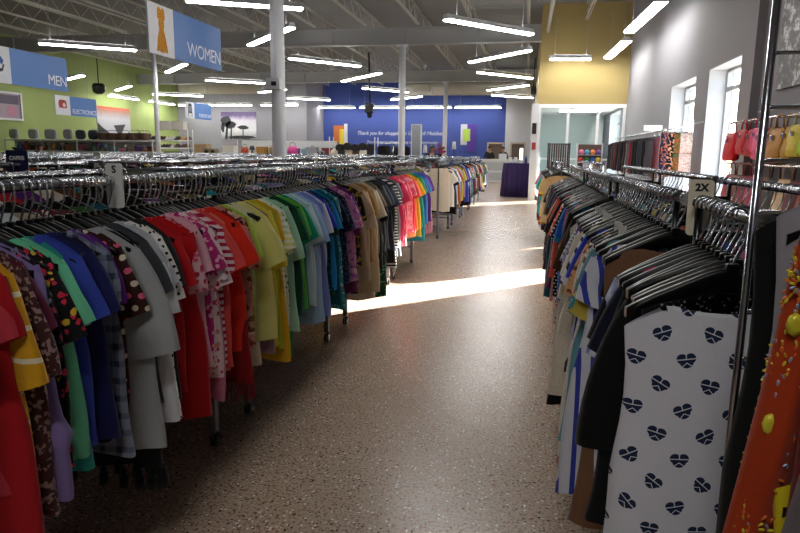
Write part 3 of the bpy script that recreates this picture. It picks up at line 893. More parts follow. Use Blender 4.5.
def make_garment(s, seed, loc, rz, label, group, lo=False, drop=0., **kw):
    nm, wd, cat, dims = KINDS[s['k']]; d = dict(dims); d.update(kw)
    if s['L']: d['L'] = s['L']
    m = cloth(s['p'], s['a'], s['b'], s['d'])
    if 'flounced' in s['c']: d['flounce'] = (.22, .62)
    if 'lemon buttoned' == s['c']: pass
    mb = garment_mb(seed, drop=drop, lo=lo, **d)
    o = mb.build(nm, m, None, loc); o.rotation_euler = (0, rz[1], rz[0]) if isinstance(rz, tuple) else (0, 0, rz)
    tag(o, label, cat, group)
    if not lo and s['k'] in ('tee', 'tank', 'long', 'tunic'):
        c = collar_mb(d.get('nw', .075), d.get('nd', .05), drop).build('collar', m, o)
    return o, d
def hanger(loc, rz, label, group='black hangers with chrome hooks'):
    o = link('coat_hanger', ARM, None, loc); o.rotation_euler = (0, rz[1], rz[0]) if isinstance(rz, tuple) else (0, 0, rz); tag(o, label, 'hanger', group); link('hook', HOOK, o); return o
GAR = {}; TAGR = random.Random(12)
for k, p in enumerate(keepers):
    loc, rz = place_T(p); core = core_label(p); s = p['s']
    right = p['x'] > 0
    lo = dist(p) > 8
    drop = .018 if right else .0
    kw = {'ws': WSR[s['c']], 'flare': 1.28} if right and s['c'] in WSR else {}
    if not right and s['k'] in ('tee', 'blouse', 'bell', 'dress', 'tunic', 'tank'): kw['nw'] = .092
    if not right: kw['ws'] = WS.get(s['c']) or KINDS[s['k']][3].get('ws', .2) + SIZE_R.choice((-.012, -.006, .002, .008, .014))
    if right and s['k'] not in ('tank', 'gown'): kw['nw'] = .11
    if s['c'] == 'white heart-printed': loc = (.392, 1.31, p['zr']); rz = (math.radians(3), 0); kw = dict(ws=.19, nw=.105, nd=.055, flare=1.1); drop = .05
    if s['c'] == 'inky flowing': kw = dict(ws=.205, nw=.11, sl=.34, sw=.12, sa=68, cuff=1.45, flare=1.25)
    gl = {'shirt': 'tops', 'dress': 'dresses', 'jacket': 'jackets'}[KINDS[s['k']][2]] + ' hanging on the ' + p['place']
    o, d = make_garment(s, 1000 + k, loc, rz, core, gl, lo, drop, **kw); GAR[s['c']] = o
    if id(p) not in FARH: hanger(loc, rz, short('black hanger of the ' + core))
    zt = hang(d.get('ws', .2)) + .012 - drop; L = s['L'] or d['L']; ws = d.get('ws', .2)*d.get('flare', 1.08)
    if 'fringed' in s['c']:
        f = MB(); q = random.Random(k)
        jet = s['c'].startswith('jet')
        n = 22 if jet else 60
        for j in range(n):
            a = 2*PI*j/n; x = ws*sp(math.cos(a), .75)*.98; yy = .036*sp(math.sin(a), .8); z0 = zt - L + .012
            if jet: f = MB(); f.lathe([(.003, 0), (.011, -.012), (.009, -.022), (.014, -.03), (.016, -.062), (.004, -.066)], (x, yy, z0), 7); f.build('tassel', cloth('solid', s['a']), o)
            else: f.tube([(x, yy, z0), (x + q.uniform(-.006, .006), yy, z0 - .04), (x + q.uniform(-.012, .012), yy + q.uniform(-.01, .01), z0 - .085)], .0028, 4)
        if not jet: f.build('fringe', cloth('solid', s['a']), o)['kind'] = 'stuff'
    if s['c'] == 'lemon buttoned':
        f = MB()
        for j in range(6): f.lathe([(.007, 0), (.007, .003)], (0, 0, 0), 8)
        b_ = MB()
        for j in range(6): b_.tube([(.0, -.034 - .0, zt - .05 - j*.075), (.0, -.042, zt - .05 - j*.075)], .0075, 8)
        b_.build('buttons', BLACKP, o)
    if right and p['x'] == .42 and TAGR.random() < .13 and p['y'] > 1.9:
        t_ = MB(); xx = -.10; t_.loft([[(xx + a, -.016 + b, hang(.1) + .012 + c) for a, c in ((-.012, -.026), (.012, -.031), (.013, .004), (-.012, .010))] for b in (0, .002)], True, 0, False)
        t_.build('price_tag', WHITEC, o)
# rest of the clothes and hangers farther off
def mass(items, hname, hlabel, gname=None, glabel=None):
    h = MB(); g = MB(); mats = [cloth('solid', c[1]) for c in FILL]
    for k, p in enumerate(items):
        T = Matrix.Translation((p['x'], p['y'], p['zr'])) @ Matrix.Rotation(R.uniform(-.12, .12), 4, 'Z')
        hook_mb(True, h, T, 0); arm_mb(True, h, T, 1)
        s = p['s']; d = dict(KINDS[s['k']][3])
        if s['L']: d['L'] = s['L']
        d.setdefault('sl', 0)
        if gname: garment_mb(5000 + k, lo=True, mb=g, T=T, mi=p['mi'], **d)
    o = h.build(hname, [CHROME, BLACKP]); tag(o, hlabel, 'hangers', None, 'stuff')
    if gname: o = g.build(gname, mats); tag(o, glabel, 'clothes', None, 'stuff')
mass(rest, 'distant_hangers', 'small far hangers at the end of the long rows by the aisle')
far = []
for x in FARX:
    for s_ in (-1, 1):
        for j in range(9):
            a = 1.6 + j*1.9
            y = a + .05
            while y < a + 1.7:
                if R.random() < .8 and not (abs(x + s_*HALF + 3.74) < .45 and abs(y - 9.5) < .3): far.append(dict(s=R.choice(FILL and fill(R.randrange(99999), 1)), x=x + s_*HALF, y=y, zr=1.215, mi=(0 if R.random() < .45 else R.randrange(len(FILL)))))
                y += R.choice((.06, .09, .09, .16))
mass(far, 'background_hangers', 'hangers crowding the background racks behind the colourful clothes', 'background_clothes', 'clothes crowding the background racks behind the colourful clothes')

# ------------------------------------------------------------------ cards and lettering
def axes(o, loc, X, Y):
    X = Vector(X).normalized(); Y = Vector(Y).normalized(); Z = X.cross(Y)
    m = Matrix((X, Y, Z)).transposed().to_4x4(); m.translation = Vector(loc); o.matrix_basis = m
def text(name, body, size, mat, loc, X, Y, parent=None, ax='CENTER', ay='CENTER', shear=0, ext=.001, space=1.0, offs=0):
    c = bpy.data.curves.new(name, 'FONT'); c.body = body; c.size = size; c.align_x = ax; c.align_y = ay; c.extrude = ext; c.shear = shear; c.space_character = space; c.offset = offs
    c.materials.append(mat)
    tmp = bpy.data.objects.new(name, c); COL.objects.link(tmp)
    me = bpy.data.meshes.new_from_object(tmp.evaluated_get(bpy.context.evaluated_depsgraph_get())); me.name = name
    bpy.data.objects.remove(tmp); bpy.data.curves.remove(c)
    if not me.materials: me.materials.append(mat)
    o = link(name, me, parent)
    axes(o, loc, X, Y); return o
def divider(x, y, zr, w, h, body, mat, ink, label, up=.05, ts=.036, drop_=.02):
    o = empty('divider_card', (x, y, zr)); tag(o, label, 'sign', 'size divider cards on the rails')
    g = MB(); zt = up; zb = up - h; pts = []
    for cx, cz, a0 in ((w/2 - .01, zt - .01, 0), (-w/2 + .01, zt - .01, 90), (-w/2 + .01, zb + .01, 180), (w/2 - .01, zb + .01, 270)):
        for k in range(5): a = math.radians(a0 + k*22.5); pts.append((cx + .01*math.cos(a), cz + .01*math.sin(a)))
    g.prism(pts, -.0015, .0015, 'xz'); g.build('card', mat, o)
    if body: text('lettering', body, ts, ink, (0, -.0018, up - drop_), (1, 0, 0), (0, 0, 1), o, ext=.0004, offs=.0012)
    return o
divider(.424, 1.712, ZRR, .058, .138, '2X', CREAMC, INK, 'cream 2X size card on the window-side rail', .056, .025)
divider(-1.30, 1.875, ZL, .060, .142, 'S', WHITEC, INK, 'white S size card on the colourful rail', .055, .032)
divider(-2.505, 2.84, 1.215, .125, .135, 'CAPRIS', NAVYC, WHITEC, 'navy CAPRIS card on the background rack rail', .074, .027, .04)
for k, (x, y) in enumerate(((-4.055, 4.4), (-4.055, 5.6), (-4.055, 6.5), (-4.055, 10.2), (-4.055, 12.2), (-5.855, 7.2), (-5.855, 15.2), (-2.505, 9.2))):
    divider(x, y, 1.215, .075, .14, None, WHITEC, INK, ['plain white card on the second background line, behind the navy card', 'plain white card second on the second background line', 'plain white card third on the second background line', 'plain white card fourth on the second background line', 'plain white card fifth on the second background line', 'plain white card on the third background line, nearer one', 'plain white card on the third background line, farther one', 'plain white card on the first background line of racks'][k])

# ------------------------------------------------------------------ ladder frame at the end of the window-side rack
o = empty('ladder_frame', (.343, 1.07, 0)); tag(o, 'chrome ladder-shaped display frame standing before the heart-printed top', 'display frame')
W = .34
for x in (0, W):
    g = MB(); g.tube([(x, 0, .012), (x, 0, 1.75)], .0062, 12); f = g.build('upright', CHROME, o)
    g = MB(); g.lathe([(.018, 0), (.02, .006), (.012, .02)], (x, 0, 0), 12); g.build('foot', RUBBER, f)
z = .055
k = 0
while z < 1.72:
    g = MB(); g.tube([(0, 0, z), (W, 0, z)], .003, 8); g.build('rung', CHROME, o); z += .0775
ORANGE = None
# clothes hung on the front of the ladder
LAD = [('black-edged', dict(k='tank', c='black', a='0a0a0b', p='solid', b=None, d=None, L=.8), 1.045, .524, 0, 'black top hung on the ladder frame behind the grey one'),
       ('grey', dict(k='tank', c='grey', a='9b98a0', p='solid', b=None, d=None, L=.75), 1.005, .527, 0, 'pale grey sleeveless top hung on the ladder frame'),
       ('orange', dict(k='long', c='orange', a='b03a10', p='solid', b=None, d=None, L=.8), .955, .568, .66, 'burnt-orange beaded dress with a long sleeve on the ladder frame'),
       ('yellow', dict(k='tank', c='yellow', a='d8c81c', p='solid', b=None, d=None, L=.5), .93, .535, 0, 'bright yellow top hung behind the dark red one on the ladder frame'),
       ('red', dict(k='long', c='red', a='7a0e0c', p='solid', b=None, d=None, L=.8), .885, .574, .62, 'dark red long-sleeved top hung on the ladder frame before the yellow one'),
       ('mauve', dict(k='long', c='mauve', a='6f6468', p='solid', b=None, d=None, L=.7), .845, .604, .6, 'mauve-grey long-sleeved top hung foremost on the ladder frame')]
for nm, s, y, xc, sl, lb in LAD:
    zr = 1.372 + .004
    kw = dict(ws=.2)
    if sl: kw.update(sl=sl, sw=.031, sa=84, cuff=1.1, bend=0, flare=.5)
    else: kw.update(ws=.175, nw=.045)
    if nm == 'black-edged': kw.update(ws=.186); zr -= .02
    if nm == 'yellow': zr = 1.0
    ob, d = make_garment(s, 77 + int(y*1000), (xc, y, zr), 0, lb, 'clothes on the ladder frame', False, 0, **kw)
    hg = hanger((xc, y, zr), 0, 'black hanger of the %s on the ladder frame' % {'orange': 'orange dress', 'black-edged': 'black top'}.get(nm, nm + ' top')); hg.scale = (.85, 1, 1)
    if nm == 'orange':
        BD = [plain('bead_gold', 'd8a22c', .25, .3), plain('bead_silver', 'a9b4c8', .2, .4), plain('bead_yellow', 'e0d43a', .25, .1), plain('bead_orange', 'e0702a', .3)]
        g = MB(); q = random.Random(3)
        tipz = hang(.2) + .012
        def onsleeve(u, v):   # u along the sleeve, v across; returns a point on its camera side
            aa = math.radians(84); th = math.radians(-42 + 78*v); rad = .031*(1 + .1*u) + .001
            cx, cz = -.2 + .031*.98*math.sin(aa) - math.cos(aa)*(sl*u - .012), tipz + .002 - .031*.98*math.cos(aa) - math.sin(aa)*(sl*u - .012)
            return Vector((cx - math.sin(aa)*rad*math.cos(th), (.027 + .002)*math.sin(th), cz + math.cos(aa)*rad*math.cos(th)))
        def bead(c, dirv, L, mi, rad=.0021):
            c = Vector(c); e = dirv.normalized()*L/2; g.tube([c - e, c - e*.6, c + e*.6, c + e], [rad*.4, rad, rad, rad*.4], 6, mi)
        for cu in (.12, .30, .52, .66, .84):
            ctr = onsleeve(cu, 0)
            for a in range(16):
                an = a*PI/8 + q.uniform(-.15, .15)
                for rr in (.010, .019, .028, .037):
                    if q.random() < .25: continue
                    u = cu + rr*math.sin(an)/sl; v = rr*math.cos(an)/.034
                    if abs(v) > .93: continue
                    bead(onsleeve(u, v), Vector((math.cos(an), 0, math.sin(an))), .009, q.randrange(4))
        for _ in range(150):
            u = q.random(); v = q.uniform(-.95, .95)
            bead(onsleeve(u, v), Vector((q.uniform(-.5, .5), 0, 1)), .008, q.randrange(4), .0018)
        g.build('beading', BD, ob)['kind'] = 'stuff'
        for uu in (.2, .42, .76):
            p = onsleeve(uu, -.1); g = MB()
            g.loft([[p + Vector((math.cos(t_*PI/4)*r_*(.7), -dd, math.sin(t_*PI/4)*r_)) for t_ in range(8)] for r_, dd in ((.017, 0), (.016, .004), (.008, .007))], True, 0); g.build('jewel', BD[2], ob)

# ------------------------------------------------------------------ hanging department signs
SIGNB = plain('sign_blue', '4677bd', .45, 0, .05, 1.2)
SIGNW = plain('sign_white', 'd9dbe2', .5)
SIGNT = plain('sign_letters', 'e2e6f0', .5)
def sign(X, y0, y1, ys, z0, z1, body, size, label, icon):
    o = empty('hanging_sign', (X, y0, z0)); tag(o, label, 'sign', 'department signs')
    h = z1 - z0; L = y1 - y0; s = ys - y0
    g = MB(); g.box((-.012, s, 0), (.012, L, h)); g.build('blue_panel', SIGNB, o)
    g = MB(); g.box((-.012, 0, 0), (.012, s, h)); pnl = g.build('picture_panel', SIGNW, o)
    icon(pnl, s, h)
    text('lettering', body, size, SIGNT, (.0135, L - .02, .035), (0, 1, 0), (0, 0, 1), o, 'RIGHT', 'BOTTOM', ext=.0008, space=.92)
    for yy in (.2*L, .8*L): c = MB(); c.tube([(0, yy, h), (0, yy, 4.95 - z0)], .004, 5); c.build('hanging_wire', GREYM, o)
def flat(parent, name, pts, mat, d=.0135, t=.0012):
    g = MB(); g.prism(pts, d, d + t, 'yz'); return g.build(name, mat, parent)
def ic_dress(p, s, h):
    k = h*.9; cy = s*.5; b = h*.06
    pts = [(-.16,0),(-.1,.02),(0,-.01),(.1,.02),(.17,.0),(.12,.3),(.06,.52),(.085,.6),(.07,.72),(.11,.74),(.1,.95),(.05,1.0),(.0,.93),(-.05,1.0),(-.1,.95),(-.11,.74),(-.07,.72),(-.085,.6),(-.06,.52),(-.12,.3)]
    flat(p, 'dress_picture', [(cy + x*k*1.45, b + z*k) for x, z in pts], cloth('leaf', 'c98a2a', '7a4a14'))
def ic_shirt(p, s, h):
    pts = [(-.2,.0),(.2,.0),(.2,.55),(.34,.45),(.42,.6),(.2,.85),(.08,.9),(0,.84),(-.08,.9),(-.2,.85),(-.42,.6),(-.34,.45),(-.2,.55)]
    flat(p, 'shirt_picture', [(s*.45 + x*h*.9, h*.14 + z*h*.8) for x, z in pts], plain('print_blue', '2c4f9c', .5))
    flat(p, 'arm_picture', [(s*.62 + x*h*.5, h*.28 + z*h*.5) for x, z in [(-.1,.0),(.25,.1),(.4,.45),(.3,.5),(.2,.25),(-.1,.2)]], plain('print_dark', '23262c', .5), .0148)  # dark arm printed over the shirt
def ic_phone(p, s, h):
    flat(p, 'telephone_picture', [(s*.5 + x*h, h*.36 + z*h) for x, z in [(-.28,0),(.28,0),(.3,.2),(.24,.38),(.1,.42),(-.2,.42),(-.3,.36),(-.34,.2)]], plain('print_red', '9c1e1e', .5))
    flat(p, 'dial_picture', [(s*.58 + .11*h*math.cos(a*PI/6), h*.52 + .11*h*math.sin(a*PI/6)) for a in range(12)], plain('print_cream', 'd8cfc4', .5), .0148)
def ic_chair(p, s, h):
    flat(p, 'chair_picture', [(s*.5 + x*h, h*.12 + z*h) for x, z in [(-.25,0),(-.2,0),(-.18,.2),(.18,.2),(.2,0),(.25,0),(.24,.4),(.2,.75),(.1,.8),(-.1,.8),(-.2,.75),(-.24,.4)]], plain('print_dark', '23262c', .5))
    flat(p, 'cushion_picture', [(s*.5 + x*h, h*.3 + z*h) for x, z in [(-.16,.12),(.16,.12),(.13,.45),(-.13,.45)]], plain('print_grey_blue', '6c7c8c', .5), .0148)
sign(-4.4, 7.14, 8.98, 7.70, 2.42, 3.0, 'WOMEN', .25, 'blue hanging WOMEN sign with an orange dress picture', ic_dress)
sign(-8.4, 8.9, 10.9, 9.55, 2.33, 2.91, 'MEN', .25, 'blue hanging MEN sign with a blue shirt picture', ic_shirt)
sign(-13.5, 16.93, 18.77, 17.55, 2.27, 2.83, 'ELECTRONICS', .185, 'blue hanging ELECTRONICS sign with a red telephone picture', ic_phone)
sign(-12.5, 22.5, 24.5, 23.15, 2.47, 3.06, 'FURNITURE', .2, 'blue hanging FURNITURE sign with a dark chair picture', ic_chair)

# ------------------------------------------------------------------ pictures on the walls
def gradm(name, z0, z1, stops):
    m, t, b = newmat(name); (x, y, z), v = coords(t)
    n = noise(t, v, 5, 4)*.12 - .06
    t.links.new(ramp(t, (z - z0)/(z1 - z0) + n, stops), b.inputs['Base Color']); b.inputs['Roughness'].default_value = .5; return m
# green wall poster
o = empty('wall_poster', (XL, 26.1, 1.85)); tag(o, 'large poster with an orange top band on the green wall', 'picture')
g = MB(); g.box((.0, 0, 0), (.04, 2.45, 1.33)); g.build('print', gradm('poster_print', 0, 1.33, [(0, lin('aeb0b6')), (.6, lin('a8a9b0')), (.85, lin('8a6a5c')), (.97, lin('a8401c'))]), o)
g = MB(); g.prism([(0, 0), (0, .62), (.35, .4), (.9, .12), (1.0, 0)], .04, .043, 'yz'); g.prism([(1.15, .52), (2.05, .6), (1.75, .2), (1.62, .17), (1.62, .02), (1.9, 0), (1.3, 0), (1.54, .03), (1.54, .17), (1.38, .2)], .04, .043, 'yz'); g.build('dark_shapes', plain('print_dark', '23262c', .5), o)
# grey wall picture with trees
o = empty('wall_poster', (-16.26, 33, 1.9)); tag(o, 'purple and white picture of dark trees on the grey wall', 'picture')
g = MB(); g.box((0, -.04, 0), (2.0, 0, 1.42)); g.build('print', gradm('tree_print', 0, 1.42, [(0, lin('8a8a8e')), (.35, lin('cfd0d4')), (.7, lin('b4b0bc')), (.86, lin('5c4a74')), (1, lin('40305c'))]), o)
g = MB()
def blob(cx, cz, rx_, rz_, d=-.043, n=18, q=random.Random(4)):
    g.prism([(cx + rx_*math.cos(2*PI*k/n)*q.uniform(.75, 1.1), cz + rz_*math.sin(2*PI*k/n)*q.uniform(.75, 1.1)) for k in range(n)][::-1], d, -.04, 'xz')
blob(.3, .95, .32, .3); blob(.55, .75, .3, .22); blob(.1, .6, .12, .3); g.prism([(.2, 0), (.34, 0), (.42, .8), (.3, .8)], -.043, -.04, 'xz'); g.prism([(.5, 0), (.6, 0), (.62, .6), (.55, .6)], -.043, -.04, 'xz')
blob(1.25, .62, .34, .12); g.prism([(1.22, .1), (1.28, .1), (1.28, .6), (1.22, .6)], -.043, -.04, 'xz'); blob(1.2, .1, .8, .1)
g.build('dark_trees', plain('print_dark', '23262c', .5), o)
# black and white abstract by the ladder
o = empty('wall_poster', (XR, 5.9, 2.0)); tag(o, 'black and white abstract picture on the grey window wall', 'picture')
m, t, b = newmat('abstract_print'); (x, y, z), v = coords(t)
t.links.new(ramp(t, noise(t, v, 9, 8, .75), [(.38, lin('101013')), (.52, lin('3a3a40')), (.6, lin('c8c8cc')), (.66, lin('2a2a2e'))]), b.inputs['Base Color'])
g = MB(); g.box((-.04, 0, 0), (0, 1.85, 1.0)); g.build('print', m, o)
# framed picture at the edge of the green wall
o = empty('framed_picture', (XL, 20.3, 2.3)); tag(o, 'white-framed pinkish picture at the outer edge of the green wall', 'picture')
g = MB(); g.box((0, 0, 0), (.08, .07, 1.02)); g.box((0, 1.36, 0), (.08, 1.43, 1.02)); g.box((0, .07, 0), (.08, 1.36, .07)); g.box((0, .07, .95), (.08, 1.36, 1.02)); g.build('frame', WHITEM, o)
g = MB(); g.box((.0, .07, .07), (.03, 1.36, .95)); g.build('print', plain('print_rose_grey', '9c8a98', .5), o)
g = MB(); g.box((.03, .15, .58), (.034, 1.3, .9)); g.build('dark_band', plain('print_dark_violet', '4c4458', .5), o)
g = MB(); g.prism([(.95 + .22*math.cos(a*PI/8), .33 + .22*math.sin(a*PI/8)) for a in range(16)], .03, .034, 'yz'); g.build('disc', plain('print_rose', 'b0788c', .5), o)
# blue-wall lettering and panels
o = empty('wall_lettering', (-9.5, YB, 2.1)); tag(o, 'white thank-you lettering in two lines on the blue wall', 'lettering')
LET = plain('white_letters', 'd2d6e6', .5)
text('upper_line', 'Thank you for shopping at Goodwill Middleton', .285, LET, (0, -.012, .1), (1, 0, 0), (0, 0, 1), o, 'LEFT', 'BOTTOM', shear=.3, ext=.006, space=.94)
text('lower_line', 'Your support changes lives in our community', .235, LET, (.55, -.012, -.36), (1, 0, 0), (0, 0, 1), o, 'LEFT', 'BOTTOM', shear=.3, ext=.006, space=.94)
def panels(x, z, lst, label):
    o = empty('wall_panel', (x, YB, z)); tag(o, label, 'wall panel')
    for i, (a, b, c, d, h) in enumerate(lst):
        g = MB(); g.rbox((a, -.05 - .02*i, b), (c, -.02*i, d), .01); g.build('panel', plain('panel_' + h, h, .55), o)
panels(-10.85, 1.0, [(.0, .8, .55, 1.75, 'c06a2c'), (.35, .45, .75, 1.55, 'd8c23a'), (.62, .2, .82, 1.85, 'c8cacf'), (-.3, .0, .4, .75, 'd8d8c8')], 'orange, yellow and white panel cluster on the blue wall')
panels(-3.75, 1.4, [(.1, .35, .45, 1.45, 'c4c6cc'), (.45, 0, .95, 1.45, '4a2a8c'), (.25, .55, .62, 1.2, 'a8c850')], 'white, green and purple panel cluster on the blue wall')
# openings at the far end
def opening(x0, x1, z0, z1, yw, label, lit=False):
    o = empty('wall_opening', ((x0 + x1)/2, yw, z0)); tag(o, label, 'doorway', None, 'structure')
    w = (x1 - x0)/2; h = z1 - z0; g = MB(); g.box((-w, -.06, 0), (-w + .08, 0, h)); g.box((w - .08, -.06, 0), (w, 0, h)); g.box((-w, -.06, h - .08), (w, 0, h)); g.build('frame', plain('beige_frame', 'b4a48c', .6), o)
    g = MB(); g.box((-w + .08, -.02, 0), (w - .08, 0, h - .08)); g.build('panel', plain('brown_room', '5c4c40' if not lit else '857665', .7), o)
    if lit:
        g = MB(); g.box((.12, -.03, .1), (w - .12, -.02, h - .3)); g.build('lit_window', emit('lit_window', (.85, .93, 1, 1), 2.0), o)
opening(-2.2, -1.3, .0, 1.9, YB, 'brown doorway behind the two people at the counter')
opening(-.95, -.15, .0, 1.9, YB - .25, 'beige doorway with a lit window above the purple table', True)

# ------------------------------------------------------------------ purple table
o = empty('covered_table', (-.29, 20.3, 0)); tag(o, 'tall round table under a pleated dark purple cloth', 'table')
def pleat(g, r0, r1, z0, z1, n, amp, mi=0):
    rings = []
    for v in (0, .02, .06, .3, .6, 1.0):
        z = z1 + (z0 - z1)*v; r = r0 + (r1 - r0)*v
        rings.append([((r + amp*min(1, v*4)*math.sin(k*2*PI*n/120))*math.cos(2*PI*k/120), (r + amp*min(1, v*4)*math.sin(k*2*PI*n/120))*math.sin(2*PI*k/120), z) for k in range(120)])
    g.loft([[(p[0]*.4, p[1]*.4, p[2] + .001) for p in rings[0]]] + rings, True, mi)
g = MB(); pleat(g, .44, .49, .015, 1.02, 20, .018); g.build('table_cover', plain('purple_cloth', '2c1650', .8, 0, .1, 6), o)
g = MB(); g.lathe([(.1, 0), (.1, .03), (.03, .05), (.03, 1.0)], (0, 0, 0), 14); g.build('pedestal', DARKM, o)
for k, x in enumerate((-.52, -.36)):
    b = MB(); b.rbox((x - .06, 20.2, 1.025), (x + .06, 20.26, 1.24 + .03*k), .006); b.box((x - .05, 20.196, 1.05), (x + .05, 20.199, 1.2), 1); q = b.build('brochure_holder', [glass_mat('acrylic%d' % k, (.85, .88, .9, 1), 2), WHITEC]); tag(q, 'clear brochure holder on the purple table, %s' % ('outer one' if k == 0 else 'inner one'), 'holder')
b = MB(); b.lathe([(.04, 0), (.04, .14), (.015, .18), (.015, .22), (.02, .23)], (-.05, 20.25, 1.023), 12); q = b.build('spray_bottle', plain('bottle_blue', '3a5aa0', .3)); tag(q, 'small blue spray bottle on the purple table', 'bottle')
b = MB(); b.rbox((-.25, 20.2, 1.023), (-.13, 20.3, 1.13), .01); q = b.build('tissue_box', WHITEC); tag(q, 'small white box on the purple table', 'box')

# ------------------------------------------------------------------ counter and people
o = empty('service_counter', (-1.3, 30.2, 0)); tag(o, 'long white service counter with low white shelves at the far end', 'counter')
g = MB(); g.rbox((-.75, -.3, .0), (.9, .3, 1.0), .02); g.build('body', WHITEM, o)
g = MB(); g.rbox((-.8, -.35, 1.0), (.95, .35, 1.05), .01); g.build('worktop', WHITEC, o)
g = MB(); g.box((-.7, -.306, .1), (.85, -.3, .46)); g.box((-.7, -.306, .54), (.85, -.3, .92)); g.build('panel', plain('counter_panel', 'b8babc', .6), o)
b = MB(); b.rbox((-1.3, 30.0, 1.052), (-.95, 30.25, 1.3), .02); q = b.build('cash_register', WHITEM); tag(q, 'white register box on the service counter', 'register')
def skinmesh(name, verts, edges, mat, parent):
    me = bpy.data.meshes.new(name); me.from_pydata([v[:3] for v in verts], edges, []); me.materials.append(mat)
    o = link(name, me, parent)
    sk = o.modifiers.new('skin', 'SKIN'); sk.use_smooth_shade = True
    lay = me.skin_vertices[0].data if len(me.skin_vertices) else None
    if lay is None:
        me.attributes  # make sure the layer exists
    for i, v in enumerate(verts):
        me.skin_vertices[0].data[i].radius = (v[3], v[4] if len(v) > 4 else v[3])
    me.skin_vertices[0].data[0].use_root = True
    s = o.modifiers.new('sub', 'SUBSURF'); s.levels = 1; s.render_levels = 1
    return o
def person(loc, rz, h, shirt, trousers, hairc, skinc, label, lean=0., arms=.35, long=False):
    o = empty('person', loc, rz); tag(o, label, 'person')
    k = h/1.7
    def P(x, y, z, *r):
        y -= lean*max(0, z - .9)*.9; z -= lean*max(0, z - .9)*.35
        return (x*k, y*k, z*k) + tuple(q*k for q in r)
    V = [P(0,0,.93,.13,.1), P(0,.01,1.08,.125,.09), P(0,0,1.25,.15,.1), P(0,.01,1.40,.12,.08), P(0,0,1.49,.05,.05), P(0,-.02,1.57,.07,.085), P(0,-.02,1.66,.066,.08)]
    Ed = [(i, i+1) for i in range(6)]
    def limb(root, pts):
        a = root
        for p in pts: V.append(P(*p)); Ed.append((a, len(V)-1)); a = len(V)-1
    for s in (-1, 1):
        limb(3, [(s*.17,.01,1.40,.05), (s*.215,.02,1.15,.04), (s*.20,-arms*.5,1.02 + arms*.1,.032), (s*.19,-arms*.62,1.0 + arms*.1,.034), (s*.18,-arms*.62 - .1,.985 + arms*.1,.022)])
        limb(0, [(s*.1,0,.86,.085), (s*.105,-.01,.5,.056), (s*.11,.02,.1,.038), (s*.115,-.1,.035,.035), (s*.12,-.15,.03,.025)])
    skinmesh('body', V, Ed, plain('skin_' + skinc, skinc, .6), o)
    T = [P(0,0,.86,.145,.115), P(0,.01,1.08,.14,.105), P(0,0,1.25,.162,.115), P(0,.01,1.41,.12,.09)]; E2 = [(0,1),(1,2),(2,3)]
    for s in (-1, 1):
        b_ = len(T); T += [P(s*.175,.01,1.40,.062), P(s*.217,.02,1.15,.052), P(s*.205,-arms*.35,1.06 + arms*.07,.045)]; E2 += [(3,b_),(b_,b_+1),(b_+1,b_+2)]
    skinmesh('shirt', T, E2, plain('shirt_' + shirt, shirt, .85), o)
    T = [P(0,0,.92,.14,.112)]; E2 = []
    for s in (-1, 1):
        b_ = len(T); T += [P(s*.1,0,.84,.1), P(s*.107,-.01,.5,.072), P(s*.112,.02,.1,.055)]; E2 += [(0,b_),(b_,b_+1),(b_+1,b_+2)]
    skinmesh('trousers', T, E2, plain('trousers_' + trousers, trousers, .85), o)
    hm = MB(); c = P(0,-.01,1.635)
    rings = []
    for i in range(7):
        a = -.15 + i*(PI/2 + .15)/6
        rings.append([(c[0] + .088*k*math.cos(a)*math.cos(2*PI*j/14), c[1] + (.102*k)*math.cos(a)*math.sin(2*PI*j/14) + .012*k, c[2] + .105*k*math.sin(a) + .02*k*(1 if math.sin(2*PI*j/14) < -.2 else -.6)*math.cos(a)) for j in range(14)])
    hm.loft(rings, True)
    if long: hm.loft([[(c[0] + .08*k*math.cos(2*PI*j/12), c[1] + .05*k + .045*k*math.sin(2*PI*j/12), c[2] + z*k) for j in range(12)] for z in (.05, -.1, -.24)], True)
    hm.build('hair', plain('hair_' + hairc, hairc, .6), o)
    f = MB()
    fc = P(0,-.105,1.615); f.loft([[(fc[0] + r*k*math.cos(a*PI/3), fc[1] - d*k, fc[2] + r*k*1.4*math.sin(a*PI/3)) for a in range(6)] for r, d in ((.014, -.01), (.012, .008), (.004, .016))], True); f.build('nose', plain('skin_' + skinc, skinc, .6), o)
    e = MB()
    for s in (-1, 1):
        ec = P(s*.03,-.1,1.635); e.lathe([(.002*k, -.007*k), (.011*k, 0), (.002*k, .007*k)], ec, 8)
    mc = P(0,-.1,1.57); e.rbox((mc[0] - .024*k, mc[1] - .004, mc[2] - .004), (mc[0] + .024*k, mc[1] + .004, mc[2] + .004), .002)
    e.build('eyes_and_mouth', plain('face_dark', '3a201c', .6), o)
    return o
person((-1.78, 31.0, 0), .2, 1.62, '14161c', '1a1a20', '120e0c', '9c6a50', 'person in dark clothes standing behind the white counter, nearer the blue wall')
person((-1.15, 31.2, 0), -.3, 1.60, '1c1618', '16161c', '1a100c', 'b0785c', 'person in dark clothes behind the white counter, nearer the purple table', arms=.2)
person((-12.6, 14.8, 0), 2.2, 1.50, '1c2030', '1a1c24', '140e0c', 'a4704c', 'dark-haired person bending over the background racks near the green wall', lean=.35, long=True)
person((-3.0, 20.2, 0), .6, 1.56, '16181e', '20222a', '0e0a09', '9c6a50', 'dark-haired person browsing between the racks before the blue wall', lean=.25, long=True)

